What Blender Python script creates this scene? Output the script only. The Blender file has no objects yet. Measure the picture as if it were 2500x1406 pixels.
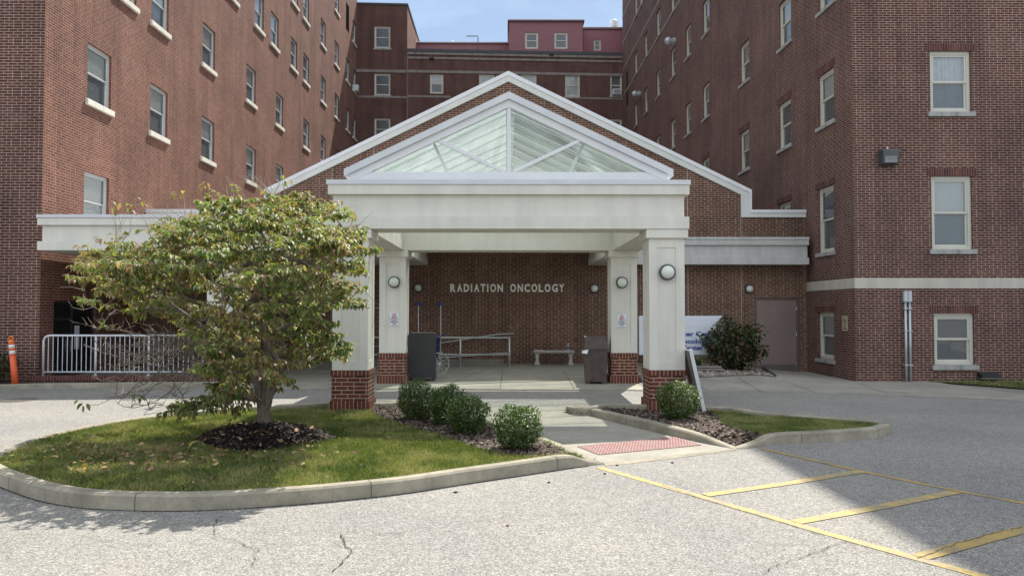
import bpy, math, random
import numpy as np
from mathutils import Vector, Matrix, noise as gnoise
R = math.radians
random.seed(7)
C = bpy.context.scene
COL = C.collection

# ------------------------------------------------------------------ camera
FPX, CX, CY = 1850.0, 1250.0, 703.0
HZ, VPX, EYE = 757.0, 1238.0, 1.75
PITCH = math.atan((HZ - CY) / FPX)
YAW = math.atan((CX - VPX) / FPX)
cam_d = bpy.data.cameras.new('camera')
cam = bpy.data.objects.new('camera', cam_d); COL.objects.link(cam)
cam.location = (0, 0, EYE)
cam.rotation_euler = (math.pi / 2 + PITCH, 0, -YAW)
cam_d.sensor_width = 36; cam_d.lens = FPX / 2500 * 36
cam_d.clip_start = 0.1; cam_d.clip_end = 2000
C.camera = cam

# ------------------------------------------------------------------ light
SX, SY = 0.24, 0.65                     # metres a shadow moves toward -X / -Y per metre of drop
SUN_EL = math.atan(1 / math.hypot(SX, SY)); SUN_AZ = math.atan2(SX, SY)
w = bpy.data.worlds.new('World'); C.world = w; w.use_nodes = True
nt = w.node_tree; nt.nodes.clear()
wo = nt.nodes.new('ShaderNodeOutputWorld'); bg = nt.nodes.new('ShaderNodeBackground')
sky = nt.nodes.new('ShaderNodeTexSky'); sky.sky_type = 'NISHITA'; sky.sun_disc = False
sky.sun_elevation = SUN_EL; sky.sun_rotation = SUN_AZ
sky.altitude = 100; sky.air_density = 1.0; sky.dust_density = 0.7; sky.ozone_density = 1.0
L_ = nt.links.new
def WN(k, **kw):
    n = nt.nodes.new(k)
    for a, b in kw.items(): setattr(n, a, b)
    return n
# unseen white cloud added overhead and behind the camera as fill light, clear sky with a little cirrus over the courtyard
tc = WN('ShaderNodeTexCoord'); sx_ = WN('ShaderNodeSeparateXYZ'); L_(tc.outputs['Generated'], sx_.inputs[0])
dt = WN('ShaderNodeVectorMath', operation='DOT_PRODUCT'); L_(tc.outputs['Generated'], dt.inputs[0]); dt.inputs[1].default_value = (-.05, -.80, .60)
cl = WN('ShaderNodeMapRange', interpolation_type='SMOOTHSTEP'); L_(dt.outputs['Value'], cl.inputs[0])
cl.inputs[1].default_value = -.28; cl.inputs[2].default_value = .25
nz = WN('ShaderNodeTexNoise'); nz.inputs['Scale'].default_value = 2.6; nz.inputs['Detail'].default_value = 7; nz.inputs['Roughness'].default_value = .6
L_(tc.outputs['Generated'], nz.inputs['Vector'])
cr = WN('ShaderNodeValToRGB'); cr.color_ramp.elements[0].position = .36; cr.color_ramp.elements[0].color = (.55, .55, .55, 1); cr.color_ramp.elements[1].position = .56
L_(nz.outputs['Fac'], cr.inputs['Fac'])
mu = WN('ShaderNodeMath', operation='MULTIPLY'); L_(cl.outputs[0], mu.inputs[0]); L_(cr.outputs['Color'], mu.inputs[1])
mp = WN('ShaderNodeMapping'); mp.inputs['Scale'].default_value = (1.3, 1.3, 4.0); L_(tc.outputs['Generated'], mp.inputs['Vector'])
n2 = WN('ShaderNodeTexNoise'); n2.inputs['Scale'].default_value = 2.0; n2.inputs['Detail'].default_value = 8; n2.inputs['Roughness'].default_value = .6; L_(mp.outputs[0], n2.inputs['Vector'])
c2 = WN('ShaderNodeValToRGB'); c2.color_ramp.elements[0].position = .42; c2.color_ramp.elements[1].position = .78; c2.color_ramp.elements[0].color = (.22, .22, .22, 1); c2.color_ramp.elements[1].color = (.85, .85, .85, 1); L_(n2.outputs['Fac'], c2.inputs['Fac'])
m1 = WN('ShaderNodeMix', data_type='RGBA'); L_(c2.outputs['Color'], m1.inputs['Factor']); L_(sky.outputs['Color'], m1.inputs['A']); m1.inputs['B'].default_value = (6.6, 8.6, 11.2, 1)
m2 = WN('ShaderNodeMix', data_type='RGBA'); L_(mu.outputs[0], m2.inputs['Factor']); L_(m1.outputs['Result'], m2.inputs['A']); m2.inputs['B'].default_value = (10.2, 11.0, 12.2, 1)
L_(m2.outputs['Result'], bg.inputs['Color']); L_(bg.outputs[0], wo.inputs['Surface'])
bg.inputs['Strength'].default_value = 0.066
sl = bpy.data.lights.new('sun', 'SUN'); sl.energy = 4.6; sl.angle = R(0.53); sl.color = (1.0, .95, .86)
so = bpy.data.objects.new('sun', sl); COL.objects.link(so)
so.rotation_euler = Vector((-SX, -SY, -1)).to_track_quat('-Z', 'Y').to_euler(); so.location = (10, 20, 40)
C.view_settings.view_transform = 'Standard'; C.view_settings.look = 'None'
C.view_settings.exposure = 0.82; C.view_settings.gamma = 1
C.render.engine = 'CYCLES'

# ------------------------------------------------------------------ pixel helpers (2500 x 1406 photograph)
def ray(px, py):
    xc, yc = (px - CX) / FPX, (CY - py) / FPX
    fw = math.cos(PITCH) - yc * math.sin(PITCH); up = math.sin(PITCH) + yc * math.cos(PITCH)
    return (xc * math.cos(YAW) + fw * math.sin(YAW), fw * math.cos(YAW) - xc * math.sin(YAW), up)
def onY(px, py, Y):
    d = ray(px, py); t = Y / d[1]
    return (d[0] * t, Y, EYE + d[2] * t)
def ss(a, b, x):
    t = min(1, max(0, (x - a) / (b - a))); return t * t * (3 - 2 * t)
def g(x, y):
    z = .09 * ss(12, 21, y) * (1 - ss(6.5, 9.5, abs(x)))
    if x > 0: z -= .17 * ss(5, 9.2, x) * ss(12, 19.5, y)
    return z
def onG(px, py, h=0):
    d = ray(px, py); z = h
    for _ in range(12):
        t = (z - EYE) / d[2]; z = g(d[0] * t, d[1] * t) + h
    return (d[0] * t, d[1] * t, z)

# ------------------------------------------------------------------ object helpers
def tag(o, label=None, cat=None, group=None, kind=None):
    if label: o['label'] = label
    if cat: o['category'] = cat
    if group: o['group'] = group
    if kind: o['kind'] = kind
    return o
def thing(name, label, cat, loc=(0, 0, 0), rz=0, group=None):
    o = bpy.data.objects.new(name, None); COL.objects.link(o); o.location = loc; o.rotation_euler = (0, 0, rz)
    o.empty_display_size = .2
    return tag(o, label, cat, group)
class MB:
    def __init__(s): s.v = []; s.f = []; s.m = []
    def poly(s, pts, m=0):
        b = len(s.v); s.v += [tuple(p) for p in pts]; s.f.append(tuple(range(b, b + len(pts)))); s.m.append(m); return s
    def box(s, x0, x1, y0, y1, z0, z1, m=0, skip=''):
        b = len(s.v)
        s.v += [(x0, y0, z0), (x1, y0, z0), (x1, y1, z0), (x0, y1, z0), (x0, y0, z1), (x1, y0, z1), (x1, y1, z1), (x0, y1, z1)]
        F = {'b': (3, 2, 1, 0), 't': (4, 5, 6, 7), 'f': (0, 1, 5, 4), 'r': (1, 2, 6, 5), 'k': (2, 3, 7, 6), 'l': (3, 0, 4, 7)}
        for k, q in F.items():
            if k not in skip: s.f.append(tuple(b + i for i in q)); s.m.append(m)
        return s
    def bbox(s, x0, x1, y0, y1, z0, z1, e=.01, m=0):
        """box whose edges are chamfered by e"""
        b = len(s.v); xs = (x0, x1); ys = (y0, y1); zs = (z0, z1)
        idx = {}
        for i in (0, 1):
            for j in (0, 1):
                for k in (0, 1):
                    X, Y, Z = xs[i], ys[j], zs[k]; dx = e if i == 0 else -e; dy = e if j == 0 else -e; dz = e if k == 0 else -e
                    idx[i, j, k, 'x'] = len(s.v); s.v.append((X, Y + dy, Z + dz))
                    idx[i, j, k, 'y'] = len(s.v); s.v.append((X + dx, Y, Z + dz))
                    idx[i, j, k, 'z'] = len(s.v); s.v.append((X + dx, Y + dy, Z))
        A = lambda *q: (s.f.append(tuple(q)), s.m.append(m))
        I = idx
        for i in (0, 1):
            q = [I[i, j, k, 'x'] for j, k in ((0, 0), (1, 0), (1, 1), (0, 1))]; A(*(q if i else q[::-1]))
            q = [I[j, i, k, 'y'] for j, k in ((0, 0), (1, 0), (1, 1), (0, 1))]; A(*(q[::-1] if i else q))
            q = [I[j, k, i, 'z'] for j, k in ((0, 0), (1, 0), (1, 1), (0, 1))]; A(*(q if i else q[::-1]))
        for a in (0, 1):
            for c in (0, 1):
                A(I[0, a, c, 'y'], I[1, a, c, 'y'], I[1, a, c, 'z'], I[0, a, c, 'z'])
                A(I[a, 0, c, 'x'], I[a, 1, c, 'x'], I[a, 1, c, 'z'], I[a, 0, c, 'z'])
                A(I[a, c, 0, 'x'], I[a, c, 1, 'x'], I[a, c, 1, 'y'], I[a, c, 0, 'y'])
                for k in (0, 1): A(I[a, c, k, 'x'], I[a, c, k, 'y'], I[a, c, k, 'z'])
        return s
    def prism(s, pts, a, b, axis='y', m=0):
        """closed outline pts extruded from a to b along axis; pts are the other two coordinates"""
        mk = {'y': lambda p, t: (p[0], t, p[1]), 'z': lambda p, t: (p[0], p[1], t), 'x': lambda p, t: (t, p[0], p[1])}[axis]
        n = len(pts); k = len(s.v)
        s.v += [mk(p, a) for p in pts] + [mk(p, b) for p in pts]
        s.f.append(tuple(range(k, k + n))); s.m.append(m)
        s.f.append(tuple(range(k + 2 * n - 1, k + n - 1, -1))); s.m.append(m)
        for i in range(n):
            j = (i + 1) % n; s.f.append((k + j, k + i, k + n + i, k + n + j)); s.m.append(m)
        return s
    def tube(s, pts, r, n=8, m=0, cap=True):
        pts = [Vector(p) for p in pts]; rs = r if isinstance(r, (list, tuple)) else [r] * len(pts)
        rings = []; prev = None
        for i, p in enumerate(pts):
            d = (pts[min(i + 1, len(pts) - 1)] - pts[max(i - 1, 0)]).normalized()
            if prev is None:
                u = d.orthogonal().normalized()
            else:
                u = (prev - d * prev.dot(d))
                u = u.normalized() if u.length > 1e-6 else d.orthogonal().normalized()
            prev = u; w_ = d.cross(u); b = len(s.v); rings.append(b)
            for k in range(n):
                a = 2 * math.pi * k / n; s.v.append(tuple(p + (u * math.cos(a) + w_ * math.sin(a)) * rs[i]))
        for a, b in zip(rings, rings[1:]):
            for k in range(n):
                s.f.append((a + k, a + (k + 1) % n, b + (k + 1) % n, b + k)); s.m.append(m)
        if cap:
            s.f.append(tuple(rings[0] + k for k in range(n))[::-1]); s.m.append(m)
            s.f.append(tuple(rings[-1] + k for k in range(n))); s.m.append(m)
        return s
    def lathe(s, prof, c=(0, 0, 0), n=20, axis='z', m=0):
        rings = []
        for r, h in prof:
            rings.append(len(s.v))
            for k in range(n):
                a = 2 * math.pi * k / n; x, y = r * math.cos(a), r * math.sin(a)
                p = {'z': (x, y, h), 'y': (x, -h, y), 'x': (h, x, y)}[axis]
                s.v.append((p[0] + c[0], p[1] + c[1], p[2] + c[2]))
        for a, b in zip(rings, rings[1:]):
            for k in range(n): s.f.append((a + k, a + (k + 1) % n, b + (k + 1) % n, b + k)); s.m.append(m)
        s.f.append(tuple(rings[0] + k for k in range(n))[::-1]); s.m.append(m)
        s.f.append(tuple(rings[-1] + k for k in range(n))); s.m.append(m)
        return s
    def mesh(s, name, mats, smooth=False):
        me = bpy.data.meshes.new(name); me.from_pydata(s.v, [], s.f)
        mats = mats if isinstance(mats, (list, tuple)) else [mats]
        for q in mats: me.materials.append(q)
        if len(mats) > 1: me.polygons.foreach_set('material_index', s.m)
        me.update()
        uv = me.uv_layers.new(name='UVMap').data
        for p in me.polygons:
            n = p.normal
            if abs(n.z) > .75: t = (1, 0); top = True
            else:
                l = math.hypot(n.x, n.y) or 1; t = (-n.y / l, n.x / l); top = False
                if abs(t[0]) > abs(t[1]):
                    if t[0] < 0: t = (-t[0], -t[1])
                elif t[1] < 0: t = (-t[0], -t[1])
            for li in p.loop_indices:
                co = me.vertices[me.loops[li].vertex_index].co
                uv[li].uv = (co.x, co.y) if top else (co.x * t[0] + co.y * t[1], co.z)
        if smooth: me.polygons.foreach_set('use_smooth', [True] * len(me.polygons))
        return me
    def build(s, name, mats, parent=None, smooth=False, world=False, loc=None, rz=0):
        """world=True: the vertices are world coordinates and the parent stands unrotated at its own location"""
        o = bpy.data.objects.new(name, s.mesh(name, mats, smooth)); COL.objects.link(o)
        if parent: o.parent = parent
        if world and parent: o.location = tuple(-a for a in wloc(parent))
        if loc: o.location = loc
        if rz: o.rotation_euler = (0, 0, rz)
        return o
def wloc(o):
    l = Vector(o.location)
    while o.parent: o = o.parent; l += Vector(o.location)
    return l
def copy_tree(o, parent=None):
    c = o.copy(); COL.objects.link(c)
    if parent: c.parent = parent
    for ch in o.children: copy_tree(ch, c)
    return c
def np_mesh(name, V, F, mat, parent=None, loc=None, smooth=False):
    """fast mesh from numpy arrays, F an (n,k) index array"""
    me = bpy.data.meshes.new(name); n, k = F.shape
    me.vertices.add(len(V)); me.vertices.foreach_set('co', V.astype(np.float32).ravel())
    me.loops.add(n * k); me.loops.foreach_set('vertex_index', F.astype(np.int32).ravel())
    me.polygons.add(n); me.polygons.foreach_set('loop_start', np.arange(0, n * k, k, dtype=np.int32))
    me.polygons.foreach_set('loop_total', np.full(n, k, dtype=np.int32))
    me.materials.append(mat); me.update(calc_edges=True); me.validate()
    if smooth: me.polygons.foreach_set('use_smooth', [True] * n)
    o = bpy.data.objects.new(name, me); COL.objects.link(o)
    if parent: o.parent = parent
    if loc: o.location = loc
    return o

# ------------------------------------------------------------------ materials
def nm(name):
    m = bpy.data.materials.new(name); m.use_nodes = True; t = m.node_tree; return m, t, t.nodes['Principled BSDF']
def N(t, k, **kw):
    n = t.nodes.new(k)
    for a, b in kw.items(): setattr(n, a, b)
    return n
def noise(t, vec, scale, detail=4, rough=.55):
    n = N(t, 'ShaderNodeTexNoise'); n.inputs['Scale'].default_value = scale; n.inputs['Detail'].default_value = detail; n.inputs['Roughness'].default_value = rough
    if vec is not None: t.links.new(vec, n.inputs['Vector'])
    return n.outputs['Fac']
def ramp(t, fac, stops):
    n = N(t, 'ShaderNodeValToRGB'); e = n.color_ramp.elements
    while len(e) < len(stops): e.new(.5)
    for i, (p, c) in enumerate(stops): e[i].position = p; e[i].color = (*c, 1) if len(c) == 3 else c
    t.links.new(fac, n.inputs['Fac']); return n.outputs['Color']
def mixc(t, fac, a, b, mode='MIX'):
    n = N(t, 'ShaderNodeMix', data_type='RGBA', blend_type=mode)
    for s_, v in (('Factor', fac), ('A', a), ('B', b)):
        if isinstance(v, (int, float)): n.inputs[s_].default_value = v
        elif isinstance(v, tuple): n.inputs[s_].default_value = (*v, 1)
        else: t.links.new(v, n.inputs[s_])
    return n.outputs['Result']
def mth(t, op, a, b=None, c=None):
    n = N(t, 'ShaderNodeMath', operation=op)
    for i, v in enumerate((a, b, c)):
        if v is None: continue
        if isinstance(v, (int, float)): n.inputs[i].default_value = v
        else: t.links.new(v, n.inputs[i])
    return n.outputs[0]
def bump(t, b, h, strength=.3, dist=.01):
    n = N(t, 'ShaderNodeBump'); n.inputs['Strength'].default_value = strength; n.inputs['Distance'].default_value = dist
    t.links.new(h, n.inputs['Height']); t.links.new(n.outputs[0], b.inputs['Normal'])
def plain(name, col, rough=.6, metal=0, var=.12, scale=3, spec=.5, bmp=0):
    m, t, b = nm(name); tc = N(t, 'ShaderNodeTexCoord')
    f = noise(t, tc.outputs['Object'], scale, 5)
    lo = tuple(c * (1 - var) for c in col); hi = tuple(min(1, c * (1 + var)) for c in col)
    t.links.new(ramp(t, f, [(.3, lo), (.7, hi)]), b.inputs['Base Color'])
    b.inputs['Roughness'].default_value = rough; b.inputs['Metallic'].default_value = metal
    b.inputs['Specular IOR Level'].default_value = spec
    if bmp: bump(t, b, noise(t, tc.outputs['Object'], 60, 3), bmp, .003)
    return m
def bond_group():
    G = bpy.data.node_groups.new('brick_bond', 'ShaderNodeTree'); I = G.interface
    I.new_socket('Vector', in_out='INPUT', socket_type='NodeSocketVector')
    for n_, d in (('L', .21), ('H', .0677), ('J', .011)):
        I.new_socket(n_, in_out='INPUT', socket_type='NodeSocketFloat').default_value = d
    for n_ in ('Mortar', 'Rand', 'Row'): I.new_socket(n_, in_out='OUTPUT', socket_type='NodeSocketFloat')
    gi = G.nodes.new('NodeGroupInput'); go = G.nodes.new('NodeGroupOutput'); t = G
    sx = N(t, 'ShaderNodeSeparateXYZ'); t.links.new(gi.outputs[0], sx.inputs[0])
    u, v, L, H, J = sx.outputs[0], sx.outputs[1], gi.outputs[1], gi.outputs[2], gi.outputs[3]
    vh = mth(t, 'DIVIDE', v, H); row = mth(t, 'FLOOR', vh); fv = mth(t, 'MULTIPLY', mth(t, 'SUBTRACT', vh, row), H)
    dv = mth(t, 'MINIMUM', fv, mth(t, 'SUBTRACT', H, fv))
    isF = mth(t, 'LESS_THAN', mth(t, 'FLOORED_MODULO', row, 6.0), .5)
    par = mth(t, 'FLOORED_MODULO', row, 2.0)
    s = mth(t, 'ADD', mth(t, 'DIVIDE', u, L), mth(t, 'MULTIPLY', par, .5)); i1 = mth(t, 'FLOOR', s)
    fu = mth(t, 'MULTIPLY', mth(t, 'SUBTRACT', s, i1), L); d1 = mth(t, 'MINIMUM', fu, mth(t, 'SUBTRACT', L, fu))
    P = mth(t, 'MULTIPLY', L, 1.5); q = mth(t, 'ADD', mth(t, 'DIVIDE', u, P), .33); k = mth(t, 'FLOOR', q)
    tt = mth(t, 'MULTIPLY', mth(t, 'SUBTRACT', q, k), P); hd = mth(t, 'GREATER_THAN', tt, L)
    t2 = mth(t, 'SUBTRACT', tt, mth(t, 'MULTIPLY', hd, L))
    wd = mth(t, 'MULTIPLY', L, mth(t, 'SUBTRACT', 1.0, mth(t, 'MULTIPLY', hd, .5)))
    d2 = mth(t, 'MINIMUM', t2, mth(t, 'SUBTRACT', wd, t2)); i2 = mth(t, 'ADD', mth(t, 'MULTIPLY', k, 2.0), hd)
    def sel(a, b): return mth(t, 'ADD', mth(t, 'MULTIPLY', a, mth(t, 'SUBTRACT', 1.0, isF)), mth(t, 'MULTIPLY', b, isF))
    du = sel(d1, d2); idx = sel(i1, i2); d = mth(t, 'MINIMUM', du, dv)
    mr = N(t, 'ShaderNodeMapRange', interpolation_type='SMOOTHSTEP')
    t.links.new(d, mr.inputs[0]); t.links.new(mth(t, 'MULTIPLY', J, .38), mr.inputs[1]); t.links.new(mth(t, 'MULTIPLY', J, .62), mr.inputs[2])
    mr.inputs[3].default_value = 1; mr.inputs[4].default_value = 0
    cx = N(t, 'ShaderNodeCombineXYZ'); t.links.new(idx, cx.inputs[0]); t.links.new(row, cx.inputs[1])
    wn = N(t, 'ShaderNodeTexWhiteNoise', noise_dimensions='2D'); t.links.new(cx.outputs[0], wn.inputs['Vector'])
    t.links.new(mr.outputs[0], go.inputs[0]); t.links.new(wn.outputs['Value'], go.inputs[1]); t.links.new(row, go.inputs[2])
    return G
BG = bond_group()
def brick(name, cols, mortar, L=.212, H=.0677, J=.0125, soldier=False, stain=(.5, .25), bstr=.5):
    m, t, b = nm(name); uv = N(t, 'ShaderNodeUVMap', uv_map='UVMap').outputs[0]
    if soldier:
        sx = N(t, 'ShaderNodeSeparateXYZ'); t.links.new(uv, sx.inputs[0]); c2 = N(t, 'ShaderNodeCombineXYZ')
        t.links.new(sx.outputs[1], c2.inputs[0]); t.links.new(sx.outputs[0], c2.inputs[1]); vec = c2.outputs[0]; L = 50
    else: vec = uv
    gr = N(t, 'ShaderNodeGroup', node_tree=BG); t.links.new(vec, gr.inputs[0])
    gr.inputs[1].default_value = L; gr.inputs[2].default_value = H; gr.inputs[3].default_value = J
    n = len(cols); c = ramp(t, gr.outputs['Rand'], [(i / (n - 1), q) for i, q in enumerate(cols)])
    nz = noise(t, uv, 26, 4); c = mixc(t, .55, c, ramp(t, nz, [(.25, (.62, .62, .62)), (.75, (1.3, 1.3, 1.3))]), 'MULTIPLY')
    mo = mixc(t, 1.0, mortar, ramp(t, noise(t, uv, 9, 4), [(.3, (.78, .78, .78)), (.75, (1.15, 1.15, 1.15))]), 'MULTIPLY')
    c = mixc(t, gr.outputs['Mortar'], c, mo)
    big = noise(t, uv, .55, 5, .6)
    c = mixc(t, 1.0, c, ramp(t, big, [(.3, (1 - stain[1],) * 3), (.62, (1.08, 1.08, 1.08))]), 'MULTIPLY')
    mps = N(t, 'ShaderNodeMapping'); mps.inputs['Scale'].default_value = (2.2, .16, 1); t.links.new(uv, mps.inputs[0])
    c = mixc(t, 1.0, c, ramp(t, noise(t, mps.outputs[0], 1.0, 6, .65), [(.32, (.74, .74, .75)), (.55, (1.04, 1.04, 1.03))]), 'MULTIPLY')
    bl = mth(t, 'MULTIPLY', ramp(t, noise(t, uv, .35, 4, .6), [(.60, (0, 0, 0)), (.78, (1, 1, 1))]), ramp(t, noise(t, uv, 5, 5, .7), [(.42, (0, 0, 0)), (.75, (.5, .5, .5))]))
    c = mixc(t, bl, c, (.36, .33, .31))
    t.links.new(c, b.inputs['Base Color']); b.inputs['Roughness'].default_value = .85; b.inputs['Specular IOR Level'].default_value = .25
    hgt = mth(t, 'ADD', mth(t, 'SUBTRACT', 1.0, gr.outputs['Mortar']), mth(t, 'MULTIPLY', nz, .35))
    bump(t, b, hgt, bstr, .006)
    return m
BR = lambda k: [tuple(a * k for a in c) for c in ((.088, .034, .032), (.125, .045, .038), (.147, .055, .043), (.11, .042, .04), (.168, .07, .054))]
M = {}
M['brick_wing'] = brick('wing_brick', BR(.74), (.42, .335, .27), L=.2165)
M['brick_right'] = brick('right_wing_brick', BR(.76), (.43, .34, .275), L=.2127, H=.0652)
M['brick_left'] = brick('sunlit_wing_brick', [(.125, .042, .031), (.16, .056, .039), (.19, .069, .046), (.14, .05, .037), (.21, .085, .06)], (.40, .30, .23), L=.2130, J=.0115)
M['brick_ent'] = brick('entrance_brick', [(.088, .04, .028), (.118, .052, .035), (.145, .064, .042), (.103, .045, .032), (.165, .08, .054)], (.42, .34, .26), L=.2105, J=.0125)
M['brick_back'] = brick('rear_brick', BR(.72), (.30, .23, .2), L=.2165, J=.0115)
M['brick_col'] = brick('column_base_brick', [(.09, .026, .02), (.13, .037, .025), (.17, .052, .034), (.115, .035, .023)], (.42, .34, .26), L=.206, J=.013, stain=(.5, .12))
M['soldier_col'] = brick('column_soldier_brick', [(.09, .026, .02), (.135, .038, .026), (.165, .05, .034), (.105, .033, .023)], (.4, .3, .23), soldier=True, J=.011, stain=(.5, .12))
M['soldier'] = brick('soldier_brick', BR(.9), (.26, .2, .17), soldier=True, J=.01)
def stucco(name, col, dirt=.8):
    m, t, b = nm(name); tc = N(t, 'ShaderNodeTexCoord').outputs['Object']
    mp = N(t, 'ShaderNodeMapping'); mp.inputs['Scale'].default_value = (3.0, 3.0, .35); t.links.new(tc, mp.inputs[0])
    c = mixc(t, 1.0, col, ramp(t, noise(t, mp.outputs[0], 1.2, 6, .65), [(.28, (dirt,) * 3), (.6, (1.04, 1.04, 1.04))]), 'MULTIPLY')
    c = mixc(t, .6, c, ramp(t, noise(t, tc, 1.3, 6, .6), [(.3, (.86, .87, .86)), (.7, (1.05, 1.04, 1.03))]), 'MULTIPLY')
    t.links.new(c, b.inputs['Base Color']); b.inputs['Roughness'].default_value = .8; b.inputs['Specular IOR Level'].default_value = .3
    bump(t, b, noise(t, tc, 240, 2), .25, .002); return m
M['stucco'] = stucco('cream_stucco', (.66, .645, .58), .91)
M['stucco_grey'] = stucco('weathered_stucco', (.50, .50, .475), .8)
M['cap'] = plain('grey_metal_coping', (.54, .555, .57), .4, .3, .06)
M['white_metal'] = plain('white_painted_metal', (.67, .685, .69), .35, 0, .04)
M['coping'] = plain('pale_rake_trim', (.60, .61, .57), .5, 0, .05)
M['frame'] = plain('cream_window_frame', (.56, .55, .47), .5, 0, .05)
M['frame_left'] = plain('grey_window_frame', (.52, .54, .53), .45, 0, .05)
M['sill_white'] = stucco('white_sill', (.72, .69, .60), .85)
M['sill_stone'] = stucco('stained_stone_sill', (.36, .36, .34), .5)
M['stone'] = stucco('limestone_band', (.52, .49, .42), .82)
M['stone_dirty'] = stucco('sooty_stone_band', (.27, .245, .22), .6)
M['tar'] = plain('dark_roof_edge', (.06, .065, .07), .7)
M['dark'] = plain('dark_interior', (.02, .022, .026), .8)
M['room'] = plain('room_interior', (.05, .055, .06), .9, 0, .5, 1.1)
M['blind'] = plain('window_blind', (.78, .80, .76), .8, 0, .05)
M['curtain'] = plain('pale_curtain', (.80, .82, .86), .85, 0, .1, 6)
M['roofing'] = plain('grey_roofing', (.2, .2, .2), .8)
def glass(name, tint=(.75, .8, .8), rough=.02, ior=1.5, wav=.0, dust=0, dcol=(.3, .32, .33)):
    m, t, b = nm(name); t.nodes.remove(b); out = t.nodes['Material Output']
    fr = N(t, 'ShaderNodeFresnel'); fr.inputs['IOR'].default_value = ior
    gl = N(t, 'ShaderNodeBsdfGlossy'); gl.inputs['Roughness'].default_value = rough; gl.inputs['Color'].default_value = (.9, .95, 1, 1)
    tr = N(t, 'ShaderNodeBsdfTransparent'); tr.inputs['Color'].default_value = (*tint, 1)
    df = N(t, 'ShaderNodeBsdfDiffuse'); df.inputs['Color'].default_value = (*dcol, 1)
    md = N(t, 'ShaderNodeMixShader'); md.inputs[0].default_value = dust; t.links.new(tr.outputs[0], md.inputs[1]); t.links.new(df.outputs[0], md.inputs[2])
    mxs = N(t, 'ShaderNodeMixShader'); t.links.new(fr.outputs[0], mxs.inputs[0]); t.links.new(md.outputs[0], mxs.inputs[1]); t.links.new(gl.outputs[0], mxs.inputs[2])
    if wav:
        bp = N(t, 'ShaderNodeBump'); bp.inputs['Strength'].default_value = wav; bp.inputs['Distance'].default_value = .05
        tc = N(t, 'ShaderNodeTexCoord'); t.links.new(noise(t, tc.outputs['Object'], 1.5, 1), bp.inputs['Height'])
        t.links.new(bp.outputs[0], gl.inputs['Normal']); t.links.new(bp.outputs[0], fr.inputs['Normal'])
    t.links.new(mxs.outputs[0], out.inputs['Surface']); return m
M['glass'] = glass('window_glass', (.9, .93, .93), wav=.2, ior=1.6, dust=.22, dcol=(.5, .53, .53))
M['screen'] = glass('insect_screened_glass', (.6, .64, .66), .12, 1.5, .2, dust=.45, dcol=(.2, .225, .24))
M['door_glass'] = glass('dark_door_glass', (.3, .36, .38), .02, dust=.1, dcol=(.1, .14, .15))
def frosted(name, col, trans, tl):
    m, t, b = nm(name); t.nodes.remove(b); out = t.nodes['Material Output']; tc = N(t, 'ShaderNodeTexCoord').outputs['Object']
    cc = ramp(t, noise(t, tc, 2.4, 6, .65), [(.3, tuple(a * .72 for a in col)), (.62, col)])
    tlb = N(t, 'ShaderNodeBsdfTranslucent'); t.links.new(cc, tlb.inputs['Color'])
    df = N(t, 'ShaderNodeBsdfDiffuse'); t.links.new(cc, df.inputs['Color'])
    gl = N(t, 'ShaderNodeBsdfGlossy'); gl.inputs['Roughness'].default_value = .12
    tr = N(t, 'ShaderNodeBsdfTransparent'); tr.inputs['Color'].default_value = (.9, .97, .93, 1)
    a = N(t, 'ShaderNodeMixShader'); a.inputs[0].default_value = tl; t.links.new(df.outputs[0], a.inputs[1]); t.links.new(tlb.outputs[0], a.inputs[2])
    b2 = N(t, 'ShaderNodeMixShader'); b2.inputs[0].default_value = trans; t.links.new(a.outputs[0], b2.inputs[1]); t.links.new(tr.outputs[0], b2.inputs[2])
    fr = N(t, 'ShaderNodeFresnel'); fr.inputs['IOR'].default_value = 1.35
    c = N(t, 'ShaderNodeMixShader'); t.links.new(fr.outputs[0], c.inputs[0]); t.links.new(b2.outputs[0], c.inputs[1]); t.links.new(gl.outputs[0], c.inputs[2])
    t.links.new(c.outputs[0], out.inputs['Surface']); return m
M['sky_roof'] = frosted('skylight_roof_glass', (.88, .96, .97), .58, .88)
M['sky_front'] = frosted('skylight_front_glass', (.78, .87, .87), .78, .7)
# ground
def asphalt():
    m, t, b = nm('asphalt'); tc = N(t, 'ShaderNodeTexCoord').outputs['Object']
    vo = N(t, 'ShaderNodeTexVoronoi'); vo.inputs['Scale'].default_value = 95; t.links.new(tc, vo.inputs['Vector'])
    sp = N(t, 'ShaderNodeSeparateColor'); t.links.new(vo.outputs['Color'], sp.inputs[0])
    c = ramp(t, sp.outputs[0], [(0, (.13, .124, .114)), (.3, (.215, .206, .19)), (.7, (.275, .264, .244)), (1, (.41, .39, .36))])
    fine = noise(t, tc, 160, 3, .7); c = mixc(t, .6, c, ramp(t, fine, [(.3, (.65, .65, .65)), (.7, (1.25, 1.25, 1.25))]), 'MULTIPLY')
    mid = noise(t, tc, 9, 6, .7); c = mixc(t, .7, c, ramp(t, mid, [(.3, (.82, .82, .82)), (.7, (1.14, 1.14, 1.14))]), 'MULTIPLY')
    big = noise(t, tc, .5, 5, .6); c = mixc(t, 1.0, c, ramp(t, big, [(.3, (.86, .87, .9)), (.65, (1.08, 1.07, 1.04))]), 'MULTIPLY')
    t.links.new(c, b.inputs['Base Color']); b.inputs['Roughness'].default_value = .9; b.inputs['Specular IOR Level'].default_value = .25
    bump(t, b, mth(t, 'ADD', vo.outputs['Distance'], fine), .5, .006); return m
M['asphalt'] = asphalt()
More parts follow.
